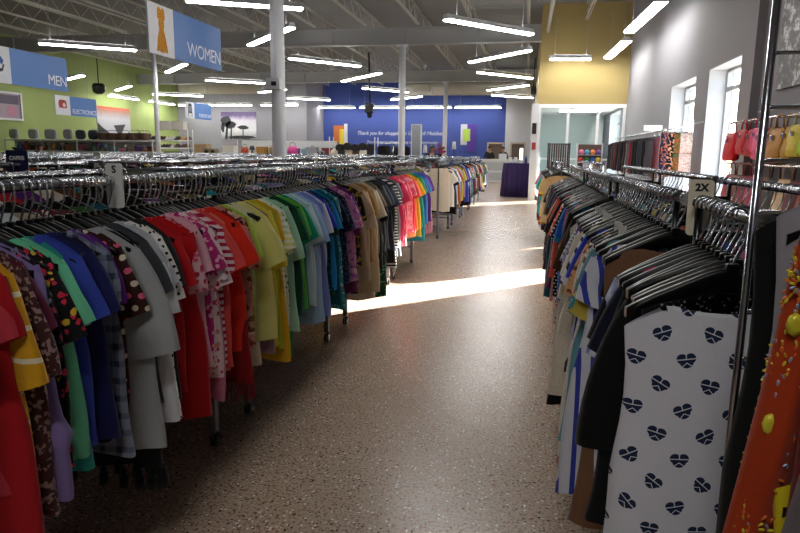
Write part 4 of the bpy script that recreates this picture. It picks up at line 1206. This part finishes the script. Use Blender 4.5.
# ------------------------------------------------------------------ shelving with goods
GR = random.Random(21)
GOODC = ['8a5a3a', 'c8b89a', '3a3a40', 'd8d4cc', '7a2a2a', '2a4a7a', 'b0803a', '4a6a4a', '9a9aa2', 'e0d8c0', '5a3a2a', 'c05a7a', '6a4a8a', '1c1c20', 'b8482c', '78a0b0']
CN = {'8a5a3a': 'brown', 'c8b89a': 'beige', '3a3a40': 'charcoal', 'd8d4cc': 'off-white', '7a2a2a': 'dark-red', '2a4a7a': 'navy', 'b0803a': 'ochre', '4a6a4a': 'green', '9a9aa2': 'grey', 'e0d8c0': 'cream', '5a3a2a': 'dark-brown', 'c05a7a': 'pink', '6a4a8a': 'purple', '1c1c20': 'black', 'b8482c': 'rust', '78a0b0': 'pale-blue'}
def item(kind, x, y, z, hexc, sz, label, group, rz=0.):
    g = MB(); m = plain('good_' + hexc, hexc, .5); w = sz; ms = [m, DARKM]
    nm = kind
    if kind == 'vase': g.lathe([(w*.3, 0), (w*.5, w*.35), (w*.45, w*.8), (w*.2, w*1.15), (w*.3, w*1.35)], (0, 0, 0), 14)
    elif kind == 'storage_box': g.rbox((-w*.6, -w*.4, 0), (w*.6, w*.4, w*.75), .01); g.rbox((-w*.63, -w*.43, w*.75), (w*.63, w*.43, w*.88), .008)
    elif kind == 'basket':
        g.lathe([(w*.5, 0), (w*.62, w*.7), (w*.66, w*.75), (w*.6, w*.75), (w*.5, w*.08)], (0, 0, 0), 16); g.tube([(-w*.62, 0, w*.7), (-w*.5, 0, w*1.0), (w*.5, 0, w*1.0), (w*.62, 0, w*.7)], w*.03, 6)
    elif kind == 'cushion':
        rings = [[((w*.6)*q*sp(math.cos(2*PI*k/20), .6), w*.18*hh*(1), w*.55 + (w*.5)*q*sp(math.sin(2*PI*k/20), .6)) for k in range(20)] for q, hh in ((.6, -1), (.9, -.7), (1, 0), (.9, .7), (.6, 1))]; g.loft(rings, True)
    elif kind == 'bowl': g.lathe([(w*.25, 0), (w*.3, w*.05), (w*.6, w*.4), (w*.57, w*.4), (w*.25, w*.08)], (0, 0, 0), 16)
    elif kind == 'shoe':
        pr = [(0, .03, .07), (.05, .04, .10), (.12, .04, .15), (.17, .042, .10), (.22, .048, .07), (.29, .03, .04)]
        for s in (-1, 1):
            rings = [[(s*.05 + ww*math.cos(2*PI*k/10), .12 - yy, max(.004, hh*.5 + hh*.5*math.sin(2*PI*k/10))) for k in range(10)] for yy, ww, hh in pr]
            g.loft(rings, True)
        nm = 'pair_of_shoes'
    elif kind == 'radio':
        g.rbox((-w*.7, -w*.3, 0), (w*.7, w*.3, w*.6), .02); g.tube([(-w*.35, -w*.31, w*.28), (-w*.35, -w*.29, w*.28)], w*.18, 12, 1); g.tube([(w*.35, -w*.31, w*.28), (w*.35, -w*.29, w*.28)], w*.18, 12, 1)
    elif kind == 'suitcase':
        g.rbox((-w*.8, -w*.3, 0), (w*.8, w*.3, w*.95), .03); g.tube([(-w*.2, 0, w*.95), (-w*.17, 0, w*1.08), (w*.17, 0, w*1.08), (w*.2, 0, w*.95)], w*.035, 6, 1)
    elif kind == 'bag':
        g.loft([[((w*.55*a)*sp(math.cos(2*PI*k/16), .6), w*.22*b*sp(math.sin(2*PI*k/16), .8), w*zz) for k in range(16)] for a, b, zz in ((.75, .8, 0), (1, 1, .2), (.95, .9, .55), (.7, .35, .85))], True)
        g.tube([(w*.32*math.cos(PI*k/8), 0, w*.8 + w*.4*math.sin(PI*k/8)) for k in range(9)], w*.03, 6, 1)
    elif kind == 'lamp':
        g.lathe([(w*.3, 0), (w*.3, .02), (w*.06, .04), (w*.12, w*.4), (w*.05, w*.7)], (0, 0, 0), 12, 1); g.lathe([(w*.45, w*.65), (w*.28, w*1.25)], (0, 0, 0), 14)
    o = g.build(nm, ms, None, (x, y, z)); o.rotation_euler = (0, 0, rz); tag(o, label, nm.replace('_', ' '), group); return o
def shelf_unit(x0, x1, y, zs, label, depth=.45, mat=None, back=False, top=None):
    mat = mat or WHITEM; L = x1 - x0
    o = empty('shelf_unit', (x0, y, 0)); tag(o, label, 'shelving')
    for z in zs:
        g = MB(); g.box((0, -depth/2, z - .025), (L, depth/2, z)); g.box((0, -depth/2 - .01, z - .045), (L, -depth/2, z + .005)); g.build('shelf', mat, o)
    n = max(2, int(round(L/1.5)) + 1); zt = top or zs[-1] + .35
    for k in range(n):
        for dy in (-depth/2 - .02, depth/2):
            g = MB(); x = k*L/(n-1); g.box((x - .018, dy, 0), (x + .018, dy + .02, zt)); g.build('post', mat, o)
    if back: g = MB(); g.box((0, depth/2 - .02, .1), (L, depth/2, zt)); g.build('back_panel', mat, o)
    return o
UL = {}
def uniq(l):
    UL[l] = UL.get(l, 0) + 1; return l
def stock(x0, x1, y, z, kinds, place, dx, sz, cols=None):
    x = x0 + dx*.5; prev = 'the shelf end'; n = 0
    while x < x1 - dx*.3:
        k = GR.choice(kinds); c = GR.choice(cols or GOODC); w = sz*GR.uniform(.75, 1.15); n += 1
        word = 'pair of shoes' if k == 'shoe' else k.replace('_', ' ')
        lab = '%s %s on %s, %s from the green wall side' % (CN[c], word, place, ['first', 'second', 'third', 'fourth', 'fifth', 'sixth', 'seventh', 'eighth', 'ninth', 'tenth', 'eleventh', 'twelfth', 'thirteenth', 'fourteenth', 'fifteenth', 'sixteenth', 'seventeenth', 'eighteenth', 'nineteenth', 'twentieth'][min(n - 1, 19)])
        item(k, x + GR.uniform(-.04, .04), y + GR.uniform(-.05, .05), z, c, w, lab, 'goods on ' + place, GR.uniform(-.3, .3)); x += dx*GR.uniform(.8, 1.25)
shelf_unit(-18.4, -12.6, 20.6, [.35, .8, 1.22, 1.6], 'long white shelving before the green wall with cushions and baskets on top', back=True, top=1.62)
stock(-18.3, -12.7, 20.6, 1.22, ['vase', 'bowl', 'storage_box', 'lamp', 'vase', 'basket'], 'the upper shelf', .23, .24)
stock(-18.3, -12.7, 20.6, .80, ['vase', 'bowl', 'storage_box', 'bag'], 'the middle shelf', .27, .25)
for k, x in enumerate((-18.2, -17.4, -16.7, -16.0)): item('cushion', x, 20.6, 1.6, ['9a9ca0', 'a6a8aa', '8c8e94', 'a0a2a4'][k], .36, '%s grey cushion on top of the long white shelving' % ['first', 'second', 'third', 'fourth'][k], 'cushions on the shelving', GR.uniform(-.4, .4))
for k, x in enumerate((-15.5, -15.0)): item('cushion', x, 20.6, 1.6, ['2a3040', '343a4c'][k], .34, ['dark blue cushion beside the grey ones on the shelving', 'dark blue cushion beside the brown baskets on the shelving'][k], 'dark cushions on the shelving')
for k, x in enumerate((-14.6, -14.2, -13.8, -13.4, -13.0)): item('basket', x, 20.6, 1.6, '6a5040', .33, '%s brown basket on top of the shelving, counted from the cushions' % ['first', 'second', 'third', 'fourth', 'fifth'][k], 'brown baskets on the shelving')
shelf_unit(-14.4, -12.4, 22.6, [.4, .75, 1.1, 1.38, 1.66], 'tall white shoe rack behind the slim column', .35, top=2.05)
for j, z in enumerate((1.1, 1.38, 1.66)): stock(-14.35, -12.4, 22.6, z, ['shoe'], 'the %s shoe rack tier' % ['low', 'middle', 'top'][j], .19, .2, ['1c1c20', '5a3a2a', 'c8b89a', 'b0803a', '3a3a40', 'd8d4cc'])
for k, x in enumerate((-13.4, -12.8)): item('storage_box', x, 22.6, 2.03, 'd8d4cc', .36, ['pale box on top of the shoe rack', 'pale box at the post end on top of the shoe rack'][k], 'pale boxes on the shoe rack')
shelf_unit(-14.9, -12.4, 26.5, [.4, .85, 1.12], 'grey counter shelving before the grey wall', .6, plain('shelf_grey', '8c8880', .6), True, 1.15)
item('radio', -13.55, 26.4, 1.12, '8a7a60', .42, 'tan radio on the grey counter shelving', 'goods on the grey counter')
item('storage_box', -14.0, 26.5, 1.12, 'b49a78', .5, 'tan box on the grey counter shelving', 'goods on the grey counter'); item('bowl', -13.0, 26.5, 1.12, 'd8d4cc', .3, 'white bowl on the grey counter shelving', 'goods on the grey counter'); item('vase', -14.6, 26.4, 1.12, '3a4a5a', .2, 'dark blue vase on the grey counter shelving', 'goods on the grey counter'); item('storage_box', -12.7, 26.5, 1.12, 'd8d4cc', .45, 'white box on the grey counter shelving', 'goods on the grey counter')
shelf_unit(-13.2, -8.6, 28.6, [.4, .8, 1.15], 'long white shelving before the pale corner, stocked with bags', .5, None, True, 1.78)
stock(-13.1, -8.7, 28.5, 1.15, ['suitcase', 'bag', 'storage_box', 'radio', 'lamp'], 'the bag shelf', .42, .34)
stock(-13.1, -8.7, 28.5, .8, ['suitcase', 'bag', 'storage_box', 'bag'], 'the lower bag shelf', .45, .26)
item('bag', -10.5, 28.3, 1.15, 'c8408a', .45, 'bright pink bag on the white shelving behind the column', 'goods on the bag shelf')
# white display frame with rolls and patterned bags
shelf_unit(-7.35, -5.6, 24.0, [.3, .75, 1.12], 'white open display frame with dark rolls, before the blue wall lettering', .5, None, False, 1.85)
for k in range(5):
    g = MB(); x = -7.0 + k*.3; g.tube([(x, 23.8, 1.45 + .05*(k % 2)), (x, 24.25, 1.45 + .05*(k % 2))], .14, 14); q = g.build('fabric_roll', plain('roll_dark', '1c1a1c', .9)); tag(q, '%s dark fabric roll in the white display frame' % ['first', 'second', 'third', 'fourth', 'fifth'][k], 'fabric roll', 'dark fabric rolls')
for k in range(6):
    q = item('bag', -7.2 + k*.28, 23.9, 1.12, ['d8ccb4', '1c1a1c', 'c8b89a', '5a3a2a', 'e0d8c8', '1c1a1c'][k], .3, '%s patterned bag in the white display frame' % ['first', 'second', 'third', 'fourth', 'fifth', 'sixth'][k], 'bags in the display frame')
# round rack of black coats
o = empty('round_clothes_rack', (-4.95, 24, 0)); tag(o, 'round rack with wire hoop before the blue wall', 'rack')
g = MB(); g.tube([(.42*math.cos(2*PI*k/28), .42*math.sin(2*PI*k/28), 1.62) for k in range(29)], .014, 8); g.tube([(0, 0, .05), (0, 0, 1.62)], .022, 8); g.build('hoop', CHROME, o)
g = MB()
for a in range(4): g.tube([(0, 0, .06), (.4*math.cos(a*PI/2), .4*math.sin(a*PI/2), .03)], .015, 6)
g.build('base', POSTM, o)
for k in range(10):
    a = 2*PI*k/10; ob, d = make_garment(dict(k='jacket', c='black', a='101012', p='solid', b=None, d=None, L=.7), 900 + k, (-4.95 + .42*math.cos(a), 24 + .42*math.sin(a), 1.66), a + .0, 'black jacket on the round rack before the blue wall', 'black jackets on the round rack', True)
# mirror stand
o = empty('standing_mirror', (-4.4, 26, 0)); tag(o, 'tall standing mirror with a bright white edge before the blue wall', 'mirror')
g = MB(); g.box((-.2, -.02, .3), (.14, .02, 2.4)); g.build('mirror_glass', plain('mirror_glass', 'a4a8ac', .25, .3), o)
g = MB(); g.box((.14, -.03, .25), (.2, .03, 2.42)); g.box((-.23, -.03, .25), (-.2, .03, 2.42)); g.box((-.2, -.03, 2.38), (.14, .03, 2.42)); g.box((-.2, -.03, .25), (.14, .03, .3)); g.box((-.3, -.25, 0), (.28, .25, .04)); g.box((-.02, -.02, .04), (.02, .02, .25)); g.build('frame', WHITEM, o)
# floor lamps / poles and plant near column
for k, (x, y, hgt) in enumerate(((-2.9, 26, 1.75), (-3.9, 25, 1.6))):
    g = MB(); g.lathe([(.15, 0), (.15, .03), (.02, .05), (.018, hgt - .35), (.018, hgt)], (x, y, 0), 10); g.lathe([(.09, hgt - .3), (.06, hgt)], (x, y, 0), 10, 1); q = g.build('floor_lamp', [DARKM, WHITEM]); tag(q, ['dark pole lamp with a white shade below the purple panel', 'dark pole lamp with a white shade near the plant'][k], 'lamp')
o = empty('potted_flowers', (-3.35, 24.5, 0)); tag(o, 'magenta flower display on a stand near the third column', 'plant')
g = MB(); g.lathe([(.14, 0), (.1, .4), (.12, 1.1), (.18, 1.25), (.16, 1.27)], (0, 0, 0), 14); g.build('pot', DARKM, o)
q = random.Random(8)
for k in range(16):
    c = (q.gauss(0, .12), q.gauss(0, .12), 1.40 + q.gauss(0, .07)); g = MB(); g.lathe([(.012, -.05), (.05, -.02), (.085, .02), (.06, .045), (.01, .03)], c, 9); g.tube([(0, 0, 1.2), (c[0], c[1], c[2] - .045)], .006, 5, 1)
    g.build('bloom', [plain('bloom_magenta', 'a02a6a', .7) if k % 3 else plain('bloom_rust', '8a4a3a', .7), plain('stem_green', '3a5a2a', .7)], o)

# ------------------------------------------------------------------ along the window wall
def garment_on(x, y, zr, rz, s, seed, label, group, lo=True, **kw):
    ob, d = make_garment(s, seed, (x, y, zr), rz, label, group, lo, 0, **kw); return ob
o = empty('wall_rail', (2.25, 11.7, 0)); tag(o, 'chrome wall rail carrying the dark jackets', 'rail')
g = MB(); g.tube([(0, 0, 1.72), (0, 6.6, 1.72)], .015, 10); g.build('bar', CHROME, o)
for k in range(4): g = MB(); g.tube([(0, .1 + k*2.1, 1.72), (.35, .1 + k*2.1, 1.80)], .01, 8); g.build('bracket', CHROME, o)
JC = [('maroon', '4a1a22'), ('grey-edged', '4a4a50'), ('jet-black', '0b0b0d'), ('smoke-grey', '2e3036'), ('coal-black', '101012'), ('navy-black', '12141c'), ('cherry-red', '7a1a24'), ('ash', '55565c'), ('black-red', '301014'), ('soot-black', '0d0d0f'), ('dark-plum', '2a1624'), ('tar-black', '0f0f10'), ('brick-red', '6a2020'), ('iron', '3a3c40'), ('night-blue', '141824'), ('peat', '241a14')]
for k, (c, h) in enumerate(JC):
    y = 11.9 + k*.4
    garment_on(2.25, y, 1.735, (.6 if k == 0 else R.uniform(-.15, .15)), dict(k='jacket', c=c, a=h, p='solid', b=None, d=None, L=.62), 600 + k, '%s jacket on the wall rail by the windows' % c, 'jackets on the wall rail', k > 4)
    hanger((2.25, y, 1.735), 0, 'black hanger of the %s jacket on the wall rail by the windows' % c)
g = MB(); g.box((-.16, -.004, 0), (.16, .004, .1)); q = g.build('sign_card', WHITEC, None, (2.2, 12.6, 1.74)); tag(q, 'blank white card standing on the jacket rail', 'sign')
# scarf stand
o = empty('scarf_stand', (2.3, 10.98, 0)); tag(o, 'chrome stand holding the patterned scarves in two tiers', 'stand')
for x in (-.24, .2): g = MB(); g.box((x - .015, -.015, 0), (x + .015, .015, 1.85 if x > 0 else 1.7)); g.build('post', CHROME, o)
for z in (1.66, 1.36): g = MB(); g.tube([(-.24, -.02, z), (.2, -.02, z)], .012, 8); g.build('bar', CHROME, o)
g = MB(); g.box((-.28, -.25, 0), (.24, .25, .03)); g.build('base', POSTM, o)
SCF = [('navy and orange', '20284c', 'c86a3a'), ('black and peach', '15151a', 'e0a080'), ('olive and rust', '5a5a2c', 'b8502c'), ('ivory and pink', 'e4d8cc', 'd87a8a'), ('white and coral', 'ece6e0', 'e08878')]
for j, z in enumerate((1.66, 1.36)):
    for k, (nm, a, b) in enumerate(SCF):
        x = 2.3 - .2 + k*.09; g = MB(); q = random.Random(j*9 + k); L = .33 if j == 0 else .40
        rings = []
        for i in range(14):
            v = i/13*2 - 1; zz = z + .014 - L*abs(v)**1.2; yy = 10.96 + (.032 if v > 0 else -.045)*min(1, abs(v)*6)
            rings.append([(x + .045*math.cos(2*PI*n_/10)*(1 + .15*abs(v)), yy + .009*math.sin(2*PI*n_/10) + .006*math.sin(n_ + v*4), zz) for n_ in range(10)])
        g.loft(rings, True)
        ob = g.build('scarf', cloth('multi' if k < 3 else 'floral', a, b), None); tag(ob, '%s scarf on the %s tier of the stand' % (nm, ['upper', 'lower'][j]), 'scarf', 'patterned scarves')
# handbags by the ladder
o = empty('bag_rail', (2.42, 5.6, 0)); tag(o, 'chrome wall bars carrying the handbags', 'rail')
for z in (1.68, 1.22):
    g = MB(); g.tube([(-.1, 0, z), (-.1, 2.75, z)], .012, 8); g.build('bar', CHROME, o)
    for yy in (.1, 1.4, 2.65): g = MB(); g.tube([(-.1, yy, z), (.18, yy, z)], .008, 6); g.build('bracket', CHROME, o)
BAGS = [('cherry-red', 'b80c1a'), ('scarlet', 'c01020'), ('crimson', 'a8101e'), ('poppy-red', 'a01420'), ('hot-pink', 'c02058'), ('rose', 'c43a6a'), ('patent bronze', '8a5a24'), ('tan', 'a8742c'), ('mustard', 'a87c14'), ('yellow', 'c0aa20'), ('lime-trimmed', '9ab82c'), ('ochre', 'b4822a'), ('coffee', '6a4422')]
def handbag(x, y, zt, hexc, w, label, group):
    o = empty('handbag', (x, y, zt)); tag(o, label, 'handbag', group)
    m = plain('leather_' + hexc, hexc, .5, 0, .1, 12, .3); g = MB(); H_ = w*.95; dr = w*.38
    rings = []
    for a, b, zz in ((.7, .5, -dr - H_), (1.0, .9, -dr - H_*.95), (1.08, 1.0, -dr - H_*.7), (1.0, .75, -dr - H_*.35), (.9, .5, -dr - H_*.1), (.86, .22, -dr)):
        rings.append([(w*.2*b*sp(math.cos(2*PI*k/18), .8) + .012*math.sin(k*2.4 + zz*30), w*.5*a*sp(math.sin(2*PI*k/18), .7), zz) for k in range(18)])
    g.loft(rings, True); g.build('pouch', m, o)
    g = MB(); g.tube([(0, w*.3*math.cos(PI*k/10), -dr - .01 + (dr + .01)*math.sin(PI*k/10)**.6 + .0) for k in range(11)], w*.022, 7); g.build('strap', m, o)
    g = MB(); g.rbox((-w*.2, -w*.06, -dr - H_*.35), (-w*.2 + .02, w*.06, -dr - H_*.2), .004); g.build('clasp', CHROME, o)
for k, (nm, h) in enumerate(BAGS):
    handbag(2.32 + R.uniform(-.03, .03), 8.15 - k*.2, 1.695, h, .3 + R.uniform(-.03, .06), '%s handbag on the upper bar by the ladder frame' % nm, 'handbags on the upper bar')
for k, (nm, h) in enumerate([('dark-red', '7a1420'), ('brown striped', '5a3020'), ('wine-red', '6a1024'), ('berry', '8a1c40'), ('chestnut', '6a3a1c'), ('black', '16161a'), ('beige', 'b89a74'), ('maroon', '501018'), ('rust-red', '8a2c1c')]):
    handbag(2.32, 8.1 - k*.27, 1.235, h, .36, '%s handbag on the lower bar by the ladder frame' % nm, 'handbags on the lower bar')
# slat strip on the wall above the bags
g = MB(); g.box((XR - .02, 5.5, 1.80), (XR, 8.3, 1.82)); g.box((XR - .02, 8.85, 1.80), (XR, 9.05, 1.82)); g.box((XR - .02, 10.7, 1.80), (XR, 11.38, 1.82)); g.box((XR - .02, 13.35, 1.80), (XR, 18.9, 1.82)); struct('trim_1', g, GREYM, 'thin grey metal strip along the window wall above the rails', 'trim')
# racks of small things before the fitting room
o = empty('belt_rack', (.75, 16.8, 0)); tag(o, 'dark stand hung with brown belts before the fitting room glass', 'stand')
g = MB()
for x in (-.26, .26): g.box((x - .015, -.015, 0), (x + .015, .015, 1.58))
g.tube([(-.28, 0, 1.55), (.28, 0, 1.55)], .014, 8); g.box((-.3, -.2, 0), (.3, .2, .03)); g.build('frame', DARKM, o)
for k in range(9):
    g = MB(); x = .75 - .22 + k*.055; q = .012*math.sin(k*2)
    g.loft([[(x - .02, 16.8 + d + .004, z), (x + .02, 16.8 + d + .004, z), (x + .02, 16.8 + d - .004, z), (x - .02, 16.8 + d - .004, z)] for d, z in ((-.03, .95 + q), (-.03, 1.2), (-.028, 1.5), (0, 1.572), (.028, 1.5), (.03, 1.05))], True, 0, False)
    ob = g.build('belt', plain('belt_brown%d' % (k % 3), ['3a1c14', '4a2418', '24120e'][k % 3], .4)); tag(ob, 'brown belt hung on the dark stand before the fitting room', 'belt', 'brown belts on the stand')
o = empty('toy_rack', (1.5, 16.9, 0)); tag(o, 'pegboard stand of colourful balls before the fitting room glass', 'stand')
g = MB(); g.box((-.3, .0, .3), (.3, .03, 1.55)); g.build('board', plain('peg_brown', '5c463c', .7), o)
g = MB(); g.box((-.32, -.02, 0), (-.28, .05, 1.58)); g.box((.28, -.02, 0), (.32, .05, 1.58)); g.box((-.32, -.25, 0), (.32, .25, .03)); g.build('frame', WHITEM, o)
for z in (.95, 1.12, 1.3): g = MB(); g.box((-.28, -.16, z - .015), (.28, 0, z)); g.build('shelf', WHITEM, o)
for j, z in enumerate((1.12, 1.3)):
    for k in range(4):
        h = [['c8362c', '3a8a4a', '2a5ab0', 'e0c03a'], ['d86a9a', '3a9ab0', 'e07a2c', '6a3a8a']][j][k]; nm = [['red', 'green', 'blue', 'yellow'], ['pink', 'turquoise', 'orange', 'purple']][j][k]
        g = MB(); g.lathe([(.005, 0), (.045, .015), (.063, .055), (.058, .085), (.04, .11), (.005, .125)], (1.5 - .2 + k*.135, 16.82, z), 12); ob = g.build('play_ball', plain('ball_' + h, h, .4)); tag(ob, '%s ball on the pegboard stand before the fitting room' % nm, 'ball', 'balls on the pegboard stand')
item('bag', 1.55, 16.8, .95, '6a3a2a', .2, 'small brown bag on the pegboard stand', 'bags on the pegboard stand')

# ------------------------------------------------------------------ outside
g = MB(); g.box((XR + .36, -30, -.25), (70, 70, -.12)); struct('ground_outside', g, plain('pavement', 'a8a49c', .9, 0, .06, .5), 'pale pavement outside the windows', 'ground')
g = MB(); g.box((34, -30, -.12), (44, 60, 5.0)); struct('building_outside', g, plain('facade', 'c4c2bd', .9), 'pale low building across the street outside', 'building')
w = bpy.data.worlds.new('sky'); sc.world = w; w.use_nodes = True; nt = w.node_tree
st = nt.nodes.new('ShaderNodeTexSky'); st.sky_type = 'NISHITA'; st.sun_disc = False; st.sun_elevation = math.radians(23); st.sun_rotation = math.radians(45); st.air_density = 1.0; st.dust_density = 1.5
nt.links.new(st.outputs[0], nt.nodes['Background'].inputs[0]); nt.nodes['Background'].inputs[1].default_value = SKY
sun = bpy.data.lights.new('sun', 'SUN'); sun.energy = SUNE; sun.angle = .009; sun.color = (1, .93, .82)
so = bpy.data.objects.new('sun', sun); COL.objects.link(so)
sd = Vector(SUND).normalized(); so.rotation_euler = sd.to_track_quat('-Z', 'Y').to_euler(); so.location = (20, 25, 15)

# ------------------------------------------------------------------ camera and colour
cam = bpy.data.cameras.new('camera'); co = bpy.data.objects.new('camera', cam); COL.objects.link(co)
cam.sensor_width = 36; cam.lens = 645/800*36; cam.clip_start = .05; cam.clip_end = 300
right = Vector((.98134999, .19186605, .01181591)); down = Vector((.04482545, -.16863227, -.98465925)); fwd = Vector((-.18693013, .96682500, -.17408776))
m = Matrix((right, -down, -fwd)).transposed().to_4x4(); m.translation = Vector((0, 0, 1.3)); co.matrix_world = m
sc.camera = co
v = sc.view_settings; v.view_transform = 'Standard'; v.look = 'None'; v.gamma = 1; v.use_curve_mapping = False; v.exposure = EXPO
sc.cycles.max_bounces = 8; sc.cycles.diffuse_bounces = 4; sc.cycles.glossy_bounces = 4; sc.cycles.transparent_max_bounces = 12
sc.cycles.sample_clamp_indirect = 6; sc.cycles.use_denoising = True
